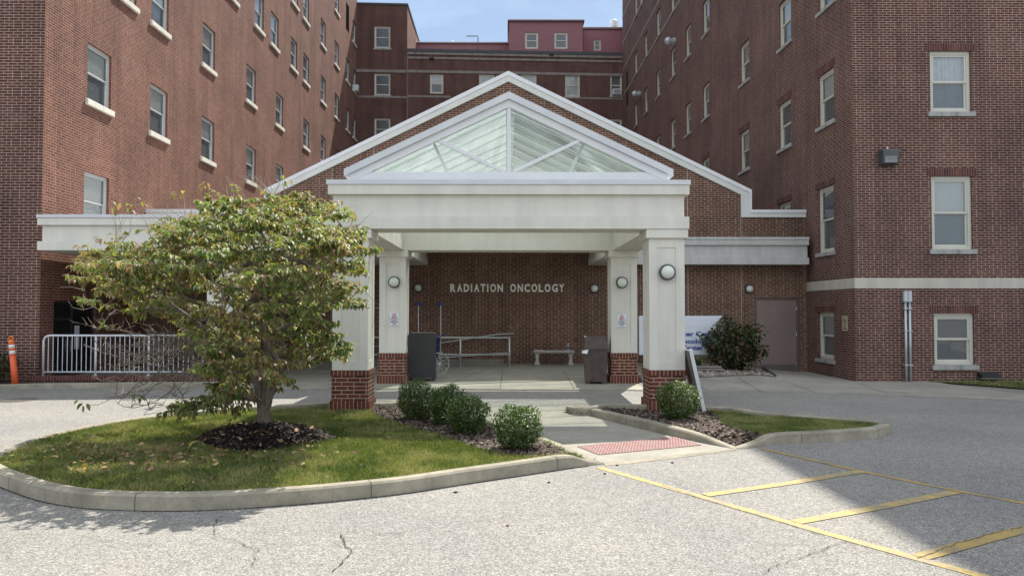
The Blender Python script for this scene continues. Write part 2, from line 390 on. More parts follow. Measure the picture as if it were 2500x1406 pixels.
def concrete(name, col, sc=1.0, dirt=.75):
    m, t, b = nm(name); tc = N(t, 'ShaderNodeTexCoord').outputs['Object']
    f = noise(t, tc, 90, 3, .7); c = mixc(t, 1.0, col, ramp(t, f, [(.3, (.86, .86, .86)), (.7, (1.12, 1.12, 1.12))]), 'MULTIPLY')
    c = mixc(t, 1.0, c, ramp(t, noise(t, tc, 1.1 * sc, 7, .65), [(.3, (dirt,) * 3), (.65, (1.08, 1.07, 1.05))]), 'MULTIPLY')
    c = mixc(t, .5, c, ramp(t, noise(t, tc, 14, 5, .7), [(.35, (.75, .74, .72)), (.6, (1.05, 1.05, 1.05))]), 'MULTIPLY')
    t.links.new(c, b.inputs['Base Color']); b.inputs['Roughness'].default_value = .88; b.inputs['Specular IOR Level'].default_value = .25
    bump(t, b, noise(t, tc, 45, 5, .7), .35, .004); return m
M['concrete'] = concrete('pavement_concrete', (.33, .315, .27))
M['kerb'] = concrete('kerb_concrete', (.35, .32, .25), 2.2, .58)
M['oldcon'] = concrete('old_concrete', (.2, .19, .165), 2, .7)
M['crack'] = plain('crack_black', (.035, .032, .03), .95)
M['joint'] = plain('joint_dark', (.07, .065, .06), .95)
def worn(name, col, under, lo=.32, hi=.42):
    m, t, b = nm(name); tc = N(t, 'ShaderNodeTexCoord').outputs['Object']
    f = mth(t, 'ADD', mth(t, 'MULTIPLY', noise(t, tc, 70, 3, .8), .6), mth(t, 'MULTIPLY', noise(t, tc, 5, 4, .6), .4))
    c = mixc(t, ramp(t, f, [(lo, (0, 0, 0)), (hi, (1, 1, 1))]), under, col)
    t.links.new(c, b.inputs['Base Color']); b.inputs['Roughness'].default_value = .8; b.inputs['Specular IOR Level'].default_value = .3; return m
M['yellow'] = worn('yellow_road_paint', (.54, .385, .105), (.26, .23, .18), .43, .60)
M['yellow_old'] = worn('faded_yellow_paint', (.44, .31, .085), (.22, .19, .15), .42, .56)
M['tactile'] = worn('red_tactile_paving', (.30, .165, .155), (.3, .22, .19), .36, .56)
def soil(name, stops, sc):
    m, t, b = nm(name); tc = N(t, 'ShaderNodeTexCoord').outputs['Object']
    f = noise(t, tc, sc, 6, .75); t.links.new(ramp(t, f, stops), b.inputs['Base Color']); b.inputs['Roughness'].default_value = .95; b.inputs['Specular IOR Level'].default_value = .15
    bump(t, b, f, .8, .03); return m
M['turf'] = soil('turf_soil', [(.3, (.05, .06, .02)), (.7, (.11, .12, .05))], 12)
M['mulch'] = soil('brown_mulch', [(.3, (.03, .022, .018)), (.5, (.085, .062, .05)), (.72, (.17, .13, .105))], 45)
M['mulch_dark'] = soil('dark_mulch', [(.35, (.012, .009, .008)), (.6, (.03, .023, .02)), (.8, (.07, .055, .045))], 45)
M['stones'] = soil('river_stones', [(.3, (.07, .06, .05)), (.5, (.2, .17, .14)), (.75, (.42, .37, .31))], 40)
def rnd_mat(name, stops, rough=.6, trans=0, spec=.4, coord_noise=None, patch=None):
    """colour varies from one loose piece (leaf, chip, blade) to the next"""
    m, t, b = nm(name); ge = N(t, 'ShaderNodeNewGeometry'); r = ge.outputs['Random Per Island']
    if coord_noise:
        tc = N(t, 'ShaderNodeTexCoord').outputs['Object']; f = noise(t, tc, coord_noise[0], 2)
        r = mth(t, 'ADD', mth(t, 'MULTIPLY', r, 1 - coord_noise[1]), mth(t, 'MULTIPLY', mth(t, 'MULTIPLY', mth(t, 'SUBTRACT', f, .25), 2.0), coord_noise[1]))
    c = ramp(t, r, stops)
    if patch:
        pn = noise(t, N(t, 'ShaderNodeTexCoord').outputs['Object'], patch[0], 5, .65); c = mixc(t, ramp(t, pn, [(.42, (0, 0, 0)), (.66, (.8, .8, .8))]), c, patch[1]); c = mixc(t, 1.0, c, ramp(t, pn, [(.3, (.72, .74, .7)), (.55, (1.1, 1.1, 1.05))]), 'MULTIPLY')
    t.links.new(c, b.inputs['Base Color']); b.inputs['Roughness'].default_value = rough; b.inputs['Specular IOR Level'].default_value = spec
    if trans:
        out = t.nodes['Material Output']; tl = N(t, 'ShaderNodeBsdfTranslucent')
        c2 = mixc(t, 1.0, c, (1.5, 1.6, .6), 'MULTIPLY'); t.links.new(c2, tl.inputs['Color'])
        mxs = N(t, 'ShaderNodeMixShader'); mxs.inputs[0].default_value = trans
        t.links.new(b.outputs[0], mxs.inputs[1]); t.links.new(tl.outputs[0], mxs.inputs[2]); t.links.new(mxs.outputs[0], out.inputs['Surface'])
    return m
M['grass'] = rnd_mat('grass_blade', [(0, (.065, .10, .028)), (.4, (.125, .175, .045)), (.7, (.21, .25, .085)), (.9, (.30, .29, .14)), (1, (.45, .40, .24))], .5, .25, coord_noise=(.9, .4), patch=(1.6, (.36, .32, .17)))
M['leaf'] = rnd_mat('dogwood_leaf', [(0, (.085, .14, .05)), (.3, (.15, .21, .07)), (.5, (.25, .28, .105)), (.62, (.27, .195, .12)), (.8, (.30, .195, .145)), (.92, (.44, .39, .12)), (1, (.5, .29, .09))], .5, .38, .3, coord_noise=(1.0, .45))
M['shrub'] = rnd_mat('holly_leaf', [(0, (.04, .075, .022)), (.6, (.075, .125, .035)), (1, (.15, .2, .06))], .42, .2, .4)
M['hydr'] = rnd_mat('oakleaf_hydrangea_leaf', [(0, (.03, .055, .022)), (.6, (.065, .095, .04)), (.85, (.10, .06, .04)), (1, (.2, .08, .045))], .5, .2)
M['iris'] = rnd_mat('strap_leaf', [(0, (.07, .1, .045)), (1, (.2, .24, .12))], .5, .2)
M['chip'] = rnd_mat('mulch_chip', [(0, (.045, .03, .024)), (.6, (.12, .09, .072)), (1, (.25, .2, .165))], .9)
M['chip_dark'] = rnd_mat('dark_mulch_chip', [(0, (.01, .008, .007)), (.8, (.04, .03, .026)), (1, (.16, .12, .09))], .9)
M['pebble'] = rnd_mat('pebble', [(0, (.08, .065, .055)), (.5, (.25, .2, .16)), (1, (.5, .45, .4))], .8)
M['litter'] = rnd_mat('fallen_leaf', [(0, (.12, .06, .035)), (.5, (.27, .17, .1)), (.85, (.42, .30, .2)), (.95, (.5, .38, .1)), (1, (.4, .08, .03))], .8, .2)
def bark():
    m, t, b = nm('bark'); tc = N(t, 'ShaderNodeTexCoord').outputs['Object']
    mp = N(t, 'ShaderNodeMapping'); mp.inputs['Scale'].default_value = (1, 1, .35); t.links.new(tc, mp.inputs[0])
    f = noise(t, mp.outputs[0], 28, 5, .7); t.links.new(ramp(t, f, [(.3, (.07, .055, .042)), (.6, (.17, .14, .11)), (.8, (.28, .245, .2))]), b.inputs['Base Color'])
    b.inputs['Roughness'].default_value = .9; bump(t, b, f, .7, .02); return m
M['bark'] = bark()
M['twig'] = plain('pale_twig', (.3, .25, .2), .8, 0, .3)
M['galv'] = plain('galvanised_steel', (.46, .49, .50), .42, .55, .1, 8)
M['rail'] = plain('white_rail_paint', (.58, .61, .64), .45, 0, .08)
M['alu'] = plain('aluminium_rail', (.50, .53, .51), .35, .6, .08)
M['black'] = plain('black_plastic', (.022, .024, .026), .5, 0, .15)
M['brown'] = plain('brown_plastic', (.075, .052, .045), .55, 0, .3, 7)
M['orange'] = plain('orange_plastic', (.72, .115, .04), .5, 0, .08)
M['orange2'] = plain('bright_orange_cap', (.85, .2, .02), .5)
M['reflect'] = plain('reflective_white', (.72, .72, .68), .4, 0, .08, 30)
M['sign'] = plain('white_sign', (.68, .72, .78), .45, 0, .03)
M['blue'] = plain('sign_blue', (.02, .07, .33), .5)
M['red'] = plain('sign_red', (.45, .03, .04), .5)
M['ink'] = plain('sign_black', (.03, .03, .045), .5)
M['letter'] = plain('white_letter', (.88, .87, .80), .5, 0, .06)
M['lens'] = plain('frosted_lamp_lens', (.62, .66, .58), .3, 0, .04)
M['ring'] = plain('lamp_ring', (.06, .07, .075), .45)
M['door'] = plain('taupe_door_paint', (.21, .155, .135), .45, 0, .12, 1.2)
M['doorframe'] = plain('door_frame_paint', (.11, .088, .08), .5)
M['chrome'] = plain('satin_chrome', (.6, .6, .6), .25, .9)
M['bench'] = concrete('cast_stone_bench', (.42, .40, .36), 4, .7)
M['siding'] = plain('rose_metal_siding', (.235, .092, .105), .55, 0, .08)
M['siding_trim'] = plain('dark_rose_trim', (.14, .07, .08), .6)
M['navy'] = plain('navy_plastic', (.02, .035, .13), .45)
M['yplas'] = plain('yellow_plastic', (.6, .4, .02), .5)
M['water'] = plain('clear_plastic', (.35, .42, .5), .2)
M['cream_sign'] = plain('cream_sign', (.5, .45, .3), .5)
M['iron'] = plain('cast_iron', (.15, .13, .115), .8, 0, .3, 20)

# ------------------------------------------------------------------ text
def text_mesh(txt, size, depth=.004, bold=0.0, spacing=1.0):
    cu = bpy.data.curves.new('txt', 'FONT'); cu.body = txt; cu.size = size; cu.extrude = depth; cu.offset = bold
    cu.align_x = 'CENTER'; cu.space_character = spacing; cu.resolution_u = 3
    o = bpy.data.objects.new('txt', cu); COL.objects.link(o)
    dg = bpy.context.evaluated_depsgraph_get(); dg.update()
    me = bpy.data.meshes.new_from_object(o.evaluated_get(dg)); bpy.data.objects.remove(o)
    me.transform(Matrix.Rotation(math.pi / 2, 4, 'X')); me.materials.clear(); return me
def text_obj(name, txt, size, mat, parent, loc, depth=.004, bold=0.0, spacing=1.0, width=None):
    me = text_mesh(txt, size, depth, bold, spacing); me.name = name; me.materials.append(mat)
    xs = [v.co.x for v in me.vertices]; x0, x1 = min(xs), max(xs)
    k = (width / (x1 - x0)) if width else 1
    for v in me.vertices: v.co.x = (v.co.x - (x0 + x1) / 2) * k
    o = bpy.data.objects.new(name, me); COL.objects.link(o); o.parent = parent; o.location = loc; return o

# ================================================================== GROUND
def grid_mesh(name, xs, ys, zf, mat):
    V = np.array([(x, y, zf(x, y)) for y in ys for x in xs]); nx = len(xs)
    F = np.array([(j * nx + i, j * nx + i + 1, (j + 1) * nx + i + 1, (j + 1) * nx + i) for j in range(len(ys) - 1) for i in range(nx - 1)])
    return np_mesh(name, V, F, mat)
xs = [-400, -150, -60, -30] + list(np.arange(-18, 18.01, .5)) + [30, 60, 150, 400]
ys = [-400, -150, -60, -20, 0, 6, 10] + list(np.arange(11, 24.6, .5)) + [40, 80, 200, 500]
road = grid_mesh('road', xs, ys, g, M['asphalt']); tag(road, kind='structure')

def strip(pts, w, z=.004, m=None, name='road_marking', taper=False):
    """flat ribbon on the ground along world points"""
    b = MB(); P = [Vector((p[0], p[1], 0)) for p in pts]; L = []; Rr = []
    for i, p in enumerate(P):
        d = (P[min(i + 1, len(P) - 1)] - P[max(i - 1, 0)]).normalized(); n = Vector((-d.y, d.x, 0))
        ww = w[i] if isinstance(w, list) else w
        L.append(p + n * ww / 2); Rr.append(p - n * ww / 2)
    for i in range(len(P) - 1):
        b.poly([(q.x, q.y, g(q.x, q.y) + z) for q in (Rr[i], Rr[i + 1], L[i + 1], L[i])])
    return b
def cat(pts, n=8, closed=False):
    P = [np.array(p, float) for p in pts]; out = []; k = len(P)
    rng = range(k) if closed else range(k - 1)
    for i in rng:
        a = P[(i - 1) % k] if closed or i > 0 else P[i]; b = P[i]; c = P[(i + 1) % k]; d = P[(i + 2) % k] if closed or i + 2 < k else P[(i + 1) % k]
        for s in range(n):
            t = s / n; out.append(.5 * ((2 * b) + (c - a) * t + (2 * a - 5 * b + 4 * c - d) * t * t + (3 * b - a - 3 * c + d) * t ** 3))
    if not closed: out.append(P[-1])
    return [tuple(o) for o in out]

# concrete plaza in front of the building: asphalt edge traced from the picture
edge_px = [(540, 951), (700, 951), (900, 950), (1100, 951), (1300, 953), (1500, 953), (1722, 957), (2007, 960), (2150, 964), (2303, 970), (2500, 981), (2800, 1000)]
edge = [onG(*p) for p in edge_px]
def edge_y(x):
    for a, b_ in zip(edge, edge[1:]):
        if x <= b_[0]: return a[1] + (b_[1] - a[1]) * (x - a[0]) / (b_[0] - a[0])
    return edge[-1][1]
pb = MB(); X0 = edge[0][0]; X1 = edge[-1][0]; nx = 60
cols = []
for i in range(nx + 1):
    x = X0 + (X1 - X0) * i / nx; y0 = edge_y(x)
    cols.append([(x, y0 + (23.45 - y0) * j / 16) for j in range(17)])
for i in range(nx):
    for j in range(16):
        q = [cols[i][j], cols[i + 1][j], cols[i + 1][j + 1], cols[i][j + 1]]
        pb.poly([(a, b_, g(a, b_) + .022) for a, b_ in q])
    q = [cols[i][0], cols[i + 1][0]]
    pb.poly([(q[0][0], q[0][1], g(*q[0]) - .02), (q[1][0], q[1][1], g(*q[1]) - .02), (q[1][0], q[1][1], g(*q[1]) + .022), (q[0][0], q[0][1], g(*q[0]) + .022)])
tag(pb.build('pavement', M['concrete']), kind='structure')
jb = MB()
def joint(pxs, w=.014):
    P = [onG(*p) for p in pxs]; Q = [tuple(np.array(P[0]) + (np.array(P[1]) - np.array(P[0])) * i / 14) for i in range(15)]
    s = strip(Q, w, .0275); b0 = len(jb.v); jb.v += s.v; jb.f += [tuple(b0 + i for i in f) for f in s.f]; jb.m += s.m
for a in (((1187, 904), (1072, 950)), ((1228, 902), (1221, 951)), ((1375, 905), (1402, 952)), ((720, 905), (560, 950)), ((1802, 925), (1858, 958)), ((1905, 930), (1990, 960)),
          ((2100, 938), (2172, 964)), ((2490, 965), (2405, 975)), ((1704, 940), (1722, 955)), ((560, 915), (1560, 915))): joint(a)
tag(jb.build('pavement_joint', M['joint']), kind='structure')

# ------------------------------------------------------------------ islands
def kerb_mesh(path, hs, w=.15, closed=True):
    """path: outer bottom line (counter-clockwise seen from above = interior on the left)"""
    b = MB(); n = len(path); rings = []; inner = []
    for i, p in enumerate(path):
        a = path[(i - 1) % n] if closed or i else path[i]; c = path[(i + 1) % n] if closed or i < n - 1 else path[i]
        d = Vector((c[0] - a[0], c[1] - a[1], 0)).normalized(); nn = Vector((-d.y, d.x, 0)); h = hs[i]
        P = Vector((p[0], p[1], g(p[0], p[1]))); r = len(b.v); rings.append(r)
        for off, z in ((0, -.05), (.012, h - .02), (.03, h), (w - .015, h), (w, h - .015), (w, -.05)):
            q = P + nn * off; b.v.append((q.x, q.y, q.z + z))
        inner.append(tuple(P + nn * w)[:2])
    for i in range(n if closed else n - 1):
        a, c = rings[i], rings[(i + 1) % n]
        for k in range(5): b.f.append((a + k, c + k, c + k + 1, a + k + 1)); b.m.append(0)
    return b, inner
kj = MB()
def kerb_joints(b, n, idxs):
    """thin dark contraction joints wrapped over the kerb"""
    for i in idxs:
        A = [Vector(b.v[i * 6 + k]) for k in range(6)]; B_ = [Vector(b.v[((i + 1) % n) * 6 + k]) for k in range(6)]
        c = sum(A, Vector()) / 6; d = (B_[0] - A[0]).normalized() * .006
        P0 = [a + (a - c).normalized() * .003 for a in A]
        for k in range(4): kj.poly([P0[k], P0[k] + d, P0[k + 1] + d, P0[k + 1]])
def top(px, py, h=.14): return onG(px, py, h)[:2]
def bot(px, py): return onG(px, py, 0)[:2]
# left island, counter-clockwise seen from above (near edge runs left to right)
near = [bot(-60, 1150), bot(-22, 1178), bot(30, 1200), bot(96, 1222), bot(200, 1240), bot(360, 1247), bot(520, 1245), bot(720, 1232), bot(880, 1217), bot(1000, 1203), bot(1140, 1181), bot(1300, 1157), bot(1392, 1143), bot(1440, 1137), bot(1480, 1131)]
hn = [.14] * 12 + [.135, .06, .012]
ramp_l = [bot(1436, 1118), bot(1390, 1103), bot(1316, 1082), bot(1240, 1058), bot(1150, 1032), bot(1060, 1007), bot(985, 990)]
hr = [.02, .07, .11, .12, .12, .12, .12]
far = [top(940, 980), top(880, 979), top(805, 979), top(700, 984), top(600, 989), top(500, 997), top(400, 1008), top(300, 1021), top(200, 1038), top(110, 1058), top(30, 1084), top(-25, 1108)]
hf = [.13] * len(far)
rawp = near + ramp_l + far; rawh = hn + hr + hf
sm = cat([(p[0], p[1], h) for p, h in zip(rawp, rawh)], 5, True)
kb, inL = kerb_mesh([(p[0], p[1]) for p in sm], [max(.01, p[2]) for p in sm])
tag(kb.build('kerb', M['kerb'], smooth=False), kind='structure'); kerb_joints(kb, len(sm), (9, 24, 41, 58, 101, 120, 140))
# right island
rnear = [bot(1796, 1097), bot(1850, 1092), bot(1900, 1084), bot(2000, 1080), bot(2100, 1073), bot(2146, 1068), bot(2174, 1058)]
rh = [.01, .06, .13, .14, .14, .14, .14]
rfar = [top(2169, 1031), top(2132, 1024), top(2040, 1017), top(1940, 1010), top(1860, 1003), top(1800, 994), top(1740, 990), top(1640, 988), top(1540, 985), top(1470, 985), top(1425, 993)]
rside = [bot(1404, 1006), bot(1480, 1025), bot(1560, 1045), bot(1636, 1065), bot(1700, 1078), bot(1760, 1090)]
rh2 = [.14] * len(rfar) + [.11, .125, .13, .13, .1, .03]
smr = cat([(p[0], p[1], h) for p, h in zip(rnear + rfar + rside, rh + rh2)], 5, True)
kb2, inR = kerb_mesh([(p[0], p[1]) for p in smr], [max(.01, p[2]) for p in smr], .14)
tag(kb2.build('kerb', M['kerb']), kind='structure'); kerb_joints(kb2, len(smr), (13, 25, 60, 98))
tag(kj.build('kerb_joint', M['joint']), kind='structure')
gp = [(p[0], p[1]) for p in sm[2:66]]; rg = random.Random(4); gq = []
for a_, b_ in zip(gp, gp[1:]):
    for i_ in range(6): t_ = i_ / 6; gq.append((a_[0] + (b_[0] - a_[0]) * t_, a_[1] + (b_[1] - a_[1]) * t_ - .006))
tag(strip(gq, [rg.uniform(.008, .034) for _ in gq], .0035).build('kerb_grit', M['crack']), kind='structure')

def inside(poly, X, Y):
    X = np.asarray(X, float); Y = np.asarray(Y, float); r = np.zeros(X.shape, bool); n = len(poly)
    for i in range(n):
        x0, y0 = poly[i]; x1, y1 = poly[(i + 1) % n]
        if y0 == y1: continue
        c = ((y0 > Y) != (y1 > Y)) & (X < (x1 - x0) * (Y - y0) / (y1 - y0) + x0); r ^= c
    return r
TREE = onG(645, 1036, .31)
def mound(X, Y):
    d = np.hypot((X - TREE[0] - .03) / .88, (Y - TREE[1] + .08) / .74)
    return .215 * np.clip(1 - d ** 2, 0, 1) ** .9
def level(X, Y, side):
    # the lawn sits just under the kerb and falls away toward the columns
    base = .095 if side == 'L' else .10
    sag = np.clip((Y - 10.5) / 2.2, 0, 1) * .05
    return base - sag + (mound(X, Y) if side == 'L' else 0) + .012 * np.sin(X * 3.1) * np.cos(Y * 2.7)
def island_surface(poly, side, name, mat, step=.06):
    xs_ = [p[0] for p in poly]; ys_ = [p[1] for p in poly]
    gx = np.arange(min(xs_) - .1, max(xs_) + .1, step); gy = np.arange(min(ys_) - .1, max(ys_) + .1, step)
    XX, YY = np.meshgrid(gx, gy); ins = inside(poly, XX, YY)
    dil = ins.copy(); dil[1:] |= ins[:-1]; dil[:-1] |= ins[1:]; dil[:, 1:] |= ins[:, :-1]; dil[:, :-1] |= ins[:, 1:]
    # keep the sheet under the kerb where it dips at the ramps
    Z = level(XX, YY, side)
    ZG = np.vectorize(g)(XX, YY); pts = np.array(poly); hh = np.array([p[2] for p in (sm if side == 'L' else smr)])
    flat = np.stack([XX.ravel(), YY.ravel()], 1)
    D = ((flat[:, None, :] - pts[None]) ** 2).sum(2); k = D.argmin(1); dm = np.sqrt(D[np.arange(len(k)), k])
    lim = hh[k] - .03 + dm * .35; Z = np.minimum(Z.ravel(), lim).reshape(Z.shape) + ZG
    V = np.stack([XX.ravel(), YY.ravel(), Z.ravel()], 1); nx_ = len(gx)
    J, I = np.nonzero(dil[:-1, :-1] & dil[1:, 1:] & dil[1:, :-1] & dil[:-1, 1:])
    F = np.stack([J * nx_ + I, J * nx_ + I + 1, (J + 1) * nx_ + I + 1, (J + 1) * nx_ + I], 1)
    o = np_mesh(name, V, F, mat, smooth=True); tag(o, kind='structure')
    return gx, gy, Z
def sampler(gx, gy, Z):
    def f(X, Y):
        i = np.clip(((X - gx[0]) / (gx[1] - gx[0])).astype(int), 0, len(gx) - 2); j = np.clip(((Y - gy[0]) / (gy[1] - gy[0])).astype(int), 0, len(gy) - 2)
        fx = (X - gx[i]) / (gx[1] - gx[0]); fy = (Y - gy[j]) / (gy[1] - gy[0])
        return (Z[j, i] * (1 - fx) + Z[j, i + 1] * fx) * (1 - fy) + (Z[j + 1, i] * (1 - fx) + Z[j + 1, i + 1] * fx) * fy
    return f
SL = sampler(*island_surface(inL, 'L', 'lawn', M['turf']))
SR = sampler(*island_surface(inR, 'R', 'lawn', M['turf']))
# mulch beds (outlines traced on the ground)
bedL = cat([top(905, 1003, .07), top(900, 985, .1), top(985, 985, .1), top(1100, 1015, .1), top(1200, 1042, .1), top(1310, 1075, .1), top(1400, 1106, .08), top(1365, 1112, .1), top(1260, 1116, .1), top(1180, 1098, .1), top(1090, 1070, .1), top(1010, 1045, .1), top(940, 1022, .1)], 4, True)
bedR = cat([top(1425, 1000, .1), top(1500, 990, .1), top(1600, 990, .1), top(1700, 994, .1), top(1745, 1006, .1), top(1760, 1030, .1), top(1800, 1050, .1), top(1862, 1064, .1), top(1850, 1080, .07), top(1790, 1090, .04), top(1700, 1072, .1), top(1560, 1038, .1), top(1470, 1014, .1)], 4, True)
moundP = [(TREE[0] + .03 + .84 * math.cos(a) * (1 + .08 * math.sin(3 * a)), TREE[1] - .08 + .7 * math.sin(a) * (1 + .06 * math.cos(4 * a))) for a in np.linspace(0, 2 * math.pi, 40, endpoint=False)]
rng = np.random.default_rng(3)
def scatter(poly, n, ex=()):
    P = np.array(poly); lo, hi = P.min(0), P.max(0); out = []
    while sum(len(o) for o in out) < n:
        q = rng.uniform(lo, hi, (n, 2)); k = inside(poly, q[:, 0], q[:, 1])
        for e in ex: k &= ~inside(e, q[:, 0], q[:, 1])
        out.append(q[k])
    return np.concatenate(out)[:n]
def bed(poly, S, isl, mat, chipmat, n, name, lift=.018, size=(.01, .035)):
    P = np.array(poly); gx = np.arange(P[:, 0].min(), P[:, 0].max(), .035); gy = np.arange(P[:, 1].min(), P[:, 1].max(), .035)
    XX, YY = np.meshgrid(gx, gy); ins = inside(poly, XX, YY) & inside(isl, XX, YY)
    Z = S(XX.ravel(), YY.ravel()).reshape(XX.shape) + lift + rng.normal(0, .006, XX.shape)
    V = np.stack([XX.ravel(), YY.ravel(), Z.ravel()], 1); nx_ = len(gx)
    J, I = np.nonzero(ins[:-1, :-1] & ins[1:, 1:] & ins[1:, :-1] & ins[:-1, 1:])
    F = np.stack([J * nx_ + I, J * nx_ + I + 1, (J + 1) * nx_ + I + 1, (J + 1) * nx_ + I], 1)
    tag(np_mesh(name, V, F, mat), kind='structure')
    q = scatter(poly, n); q = q[inside(isl, q[:, 0], q[:, 1])]; n = len(q)
    z = S(q[:, 0], q[:, 1]) + lift + rng.uniform(0, .012, n); a = rng.uniform(0, 6.28, n); l = rng.uniform(*size, n) ; w_ = l * rng.uniform(.2, .5, n)
    til = rng.normal(0, .35, n); ux = np.stack([np.cos(a), np.sin(a), til], 1) * l[:, None]; uy = np.stack([-np.sin(a), np.cos(a), rng.normal(0, .3, n)], 1) * w_[:, None]
    c = np.stack([q[:, 0], q[:, 1], z], 1)
    V = np.stack([c - ux - uy, c + ux - uy, c + ux + uy, c - ux + uy], 1).reshape(-1, 3)
    tag(np_mesh(name + '_chips', V, np.arange(4 * n).reshape(-1, 4), chipmat), 'wood mulch chips strewn over the bed', 'mulch', kind='stuff')
bed(bedL, SL, inL, M['mulch'], M['chip'], 9000, 'mulch_bed')
bed(bedR, SR, inR, M['mulch'], M['chip'], 7000, 'mulch_bed')
bed(moundP, SL, inL, M['mulch_dark'], M['chip_dark'], 8000, 'mulch_mound')
# grass blades
def blades(pts, z, name, label, h=(.025, .06)):
    n = len(pts); a = rng.uniform(0, 6.28, n); H = rng.uniform(*h, n); w_ = rng.uniform(.0022, .0045, n)
    lean = rng.normal(0, .45, (n, 2)) * H[:, None]
    c = np.stack([pts[:, 0], pts[:, 1], z - .006], 1); s = np.stack([np.cos(a), np.sin(a), np.zeros(n)], 1) * w_[:, None]
    mid = c + np.stack([lean[:, 0] * .35, lean[:, 1] * .35, H * .6], 1); tip = c + np.stack([lean[:, 0], lean[:, 1], H], 1)
    V = np.stack([c - s, c + s, mid + s * .8, tip, mid - s * .8], 1).reshape(-1, 3)
    tag(np_mesh(name, V, np.arange(5 * n).reshape(-1, 5), M['grass']), label, 'grass', kind='stuff')
q = scatter(inL, 125000, (bedL, moundP)); 
keep = rng.uniform(0, 1, len(q)) < np.clip(1.25 - (q[:, 1] - 6.5) * .1, .3, 1); q = q[keep]
blades(q, SL(q[:, 0], q[:, 1]), 'grass', 'mown grass under the small tree inside the large kerbed island', (.028, .078))
q = scatter(inR, 26000, (bedR,)); blades(q, SR(q[:, 0], q[:, 1]), 'grass', 'mown grass on the tip of the smaller kerbed island', (.025, .055))

# fallen leaves
def litter(n, poly, S, name, label, size=(.02, .045), weight=None):
    q = scatter(poly, n)
    if weight is not None: q = q[rng.uniform(0, 1, len(q)) < weight(q)]
    n = len(q); z = S(q[:, 0], q[:, 1]); a = rng.uniform(0, 6.28, n); l = rng.uniform(*size, n)
    ux = np.stack([np.cos(a), np.sin(a), rng.normal(0, .25, n)], 1) * l[:, None]; uy = np.stack([-np.sin(a), np.cos(a), rng.normal(0, .3, n)], 1) * (l * .5)[:, None]
    c = np.stack([q[:, 0], q[:, 1], z], 1); up = np.array([0, 0, 1.]) * (l * .35)[:, None]
    V = np.stack([c - ux + up, c - ux * .3 - uy + up * .6, c + ux * .5 - uy, c + ux + up * .5, c + ux * .5 + uy + up * .7, c - ux * .3 + uy], 1).reshape(-1, 3)
    tag(np_mesh(name, V, np.arange(6 * n).reshape(-1, 6), M['litter']), label, 'fallen leaves', kind='stuff')
litter(4200, inL, lambda x, y: SL(x, y) + .042, 'fallen_leaves', 'dry fallen leaves scattered on the grass round the tree',
       weight=lambda q: np.exp(-(((q[:, 0] - TREE[0] + .75) / 1.25) ** 2 + ((q[:, 1] - TREE[1] + .95) / .75) ** 2)))

# ramp between the islands and the tactile plate
rb = MB()
def ginterp(a, b, n): return [tuple(np.array(a) + (np.array(b) - np.array(a)) * i / n) for i in range(n + 1)]
Lp = [(1478, 1133), (1390, 1106), (1316, 1085), (1150, 1036), (1000, 998), (940, 990)]
Rp = [(1800, 1099), (1760, 1093), (1700, 1081), (1560, 1048), (1404, 1009), (1424, 996)]
LP = [onG(*p) for p in Lp]; RP = [onG(*p) for p in Rp]
LP[-1] = (LP[-2][0], LP[-1][1], 0); 
rows = [ginterp(a, b, 10) for a, b in zip(LP, RP)]
for r0, r1 in zip(rows, rows[1:]):
    for i in range(10):
        rb.poly([(p[0], p[1], g(p[0], p[1]) + .012) for p in (r0[i], r0[i + 1], r1[i + 1], r1[i])])
tag(rb.build('kerb_ramp', M['concrete']), kind='structure')
gut = MB()
F0 = [onG(*p) for p in ((1472, 1131), (1524, 1127), (1600, 1119), (1700, 1108), (1798, 1097))]; F1 = [onG(*p) for p in ((1478, 1137), (1530, 1132.5), (1600, 1124), (1700, 1112), (1798, 1100))]
for i in range(4): gut.poly([(F1[i][0], F1[i][1], .003), (F1[i + 1][0], F1[i + 1][1], .003), (F0[i + 1][0], F0[i + 1][1], .016), (F0[i][0], F0[i][1], .016)])
tag(gut.build('gutter', M['kerb']), kind='structure')
tq = [onG(1408, 1092), onG(1462, 1113), onG(1714, 1089), onG(1648, 1069)]
tac = thing('tactile_paving', 'faded red bumpy warning plate set into the kerb ramp', 'tactile paving', (tq[0][0], tq[0][1], .016))
tb = MB(); tb.poly([(p[0], p[1], .019) for p in tq[::1]][::1]); 
A0, B0, C0, D0 = [np.array(p) for p in tq]
tb.build('plate', M['tactile'], tac, world=True)
db = MB()
for i in range(9):
    for j in range(34):
        u, v = (i + .5) / 9, (j + .5) / 34; p = (A0 * (1 - v) + D0 * v) * (1 - u) + (B0 * (1 - v) + C0 * v) * u
        db.lathe([(.013, .018), (.010, .025), (.004, .0265)], (p[0], p[1], 0), 6)
tag(db.build('dome', M['tactile'], tac, world=True), kind='stuff')

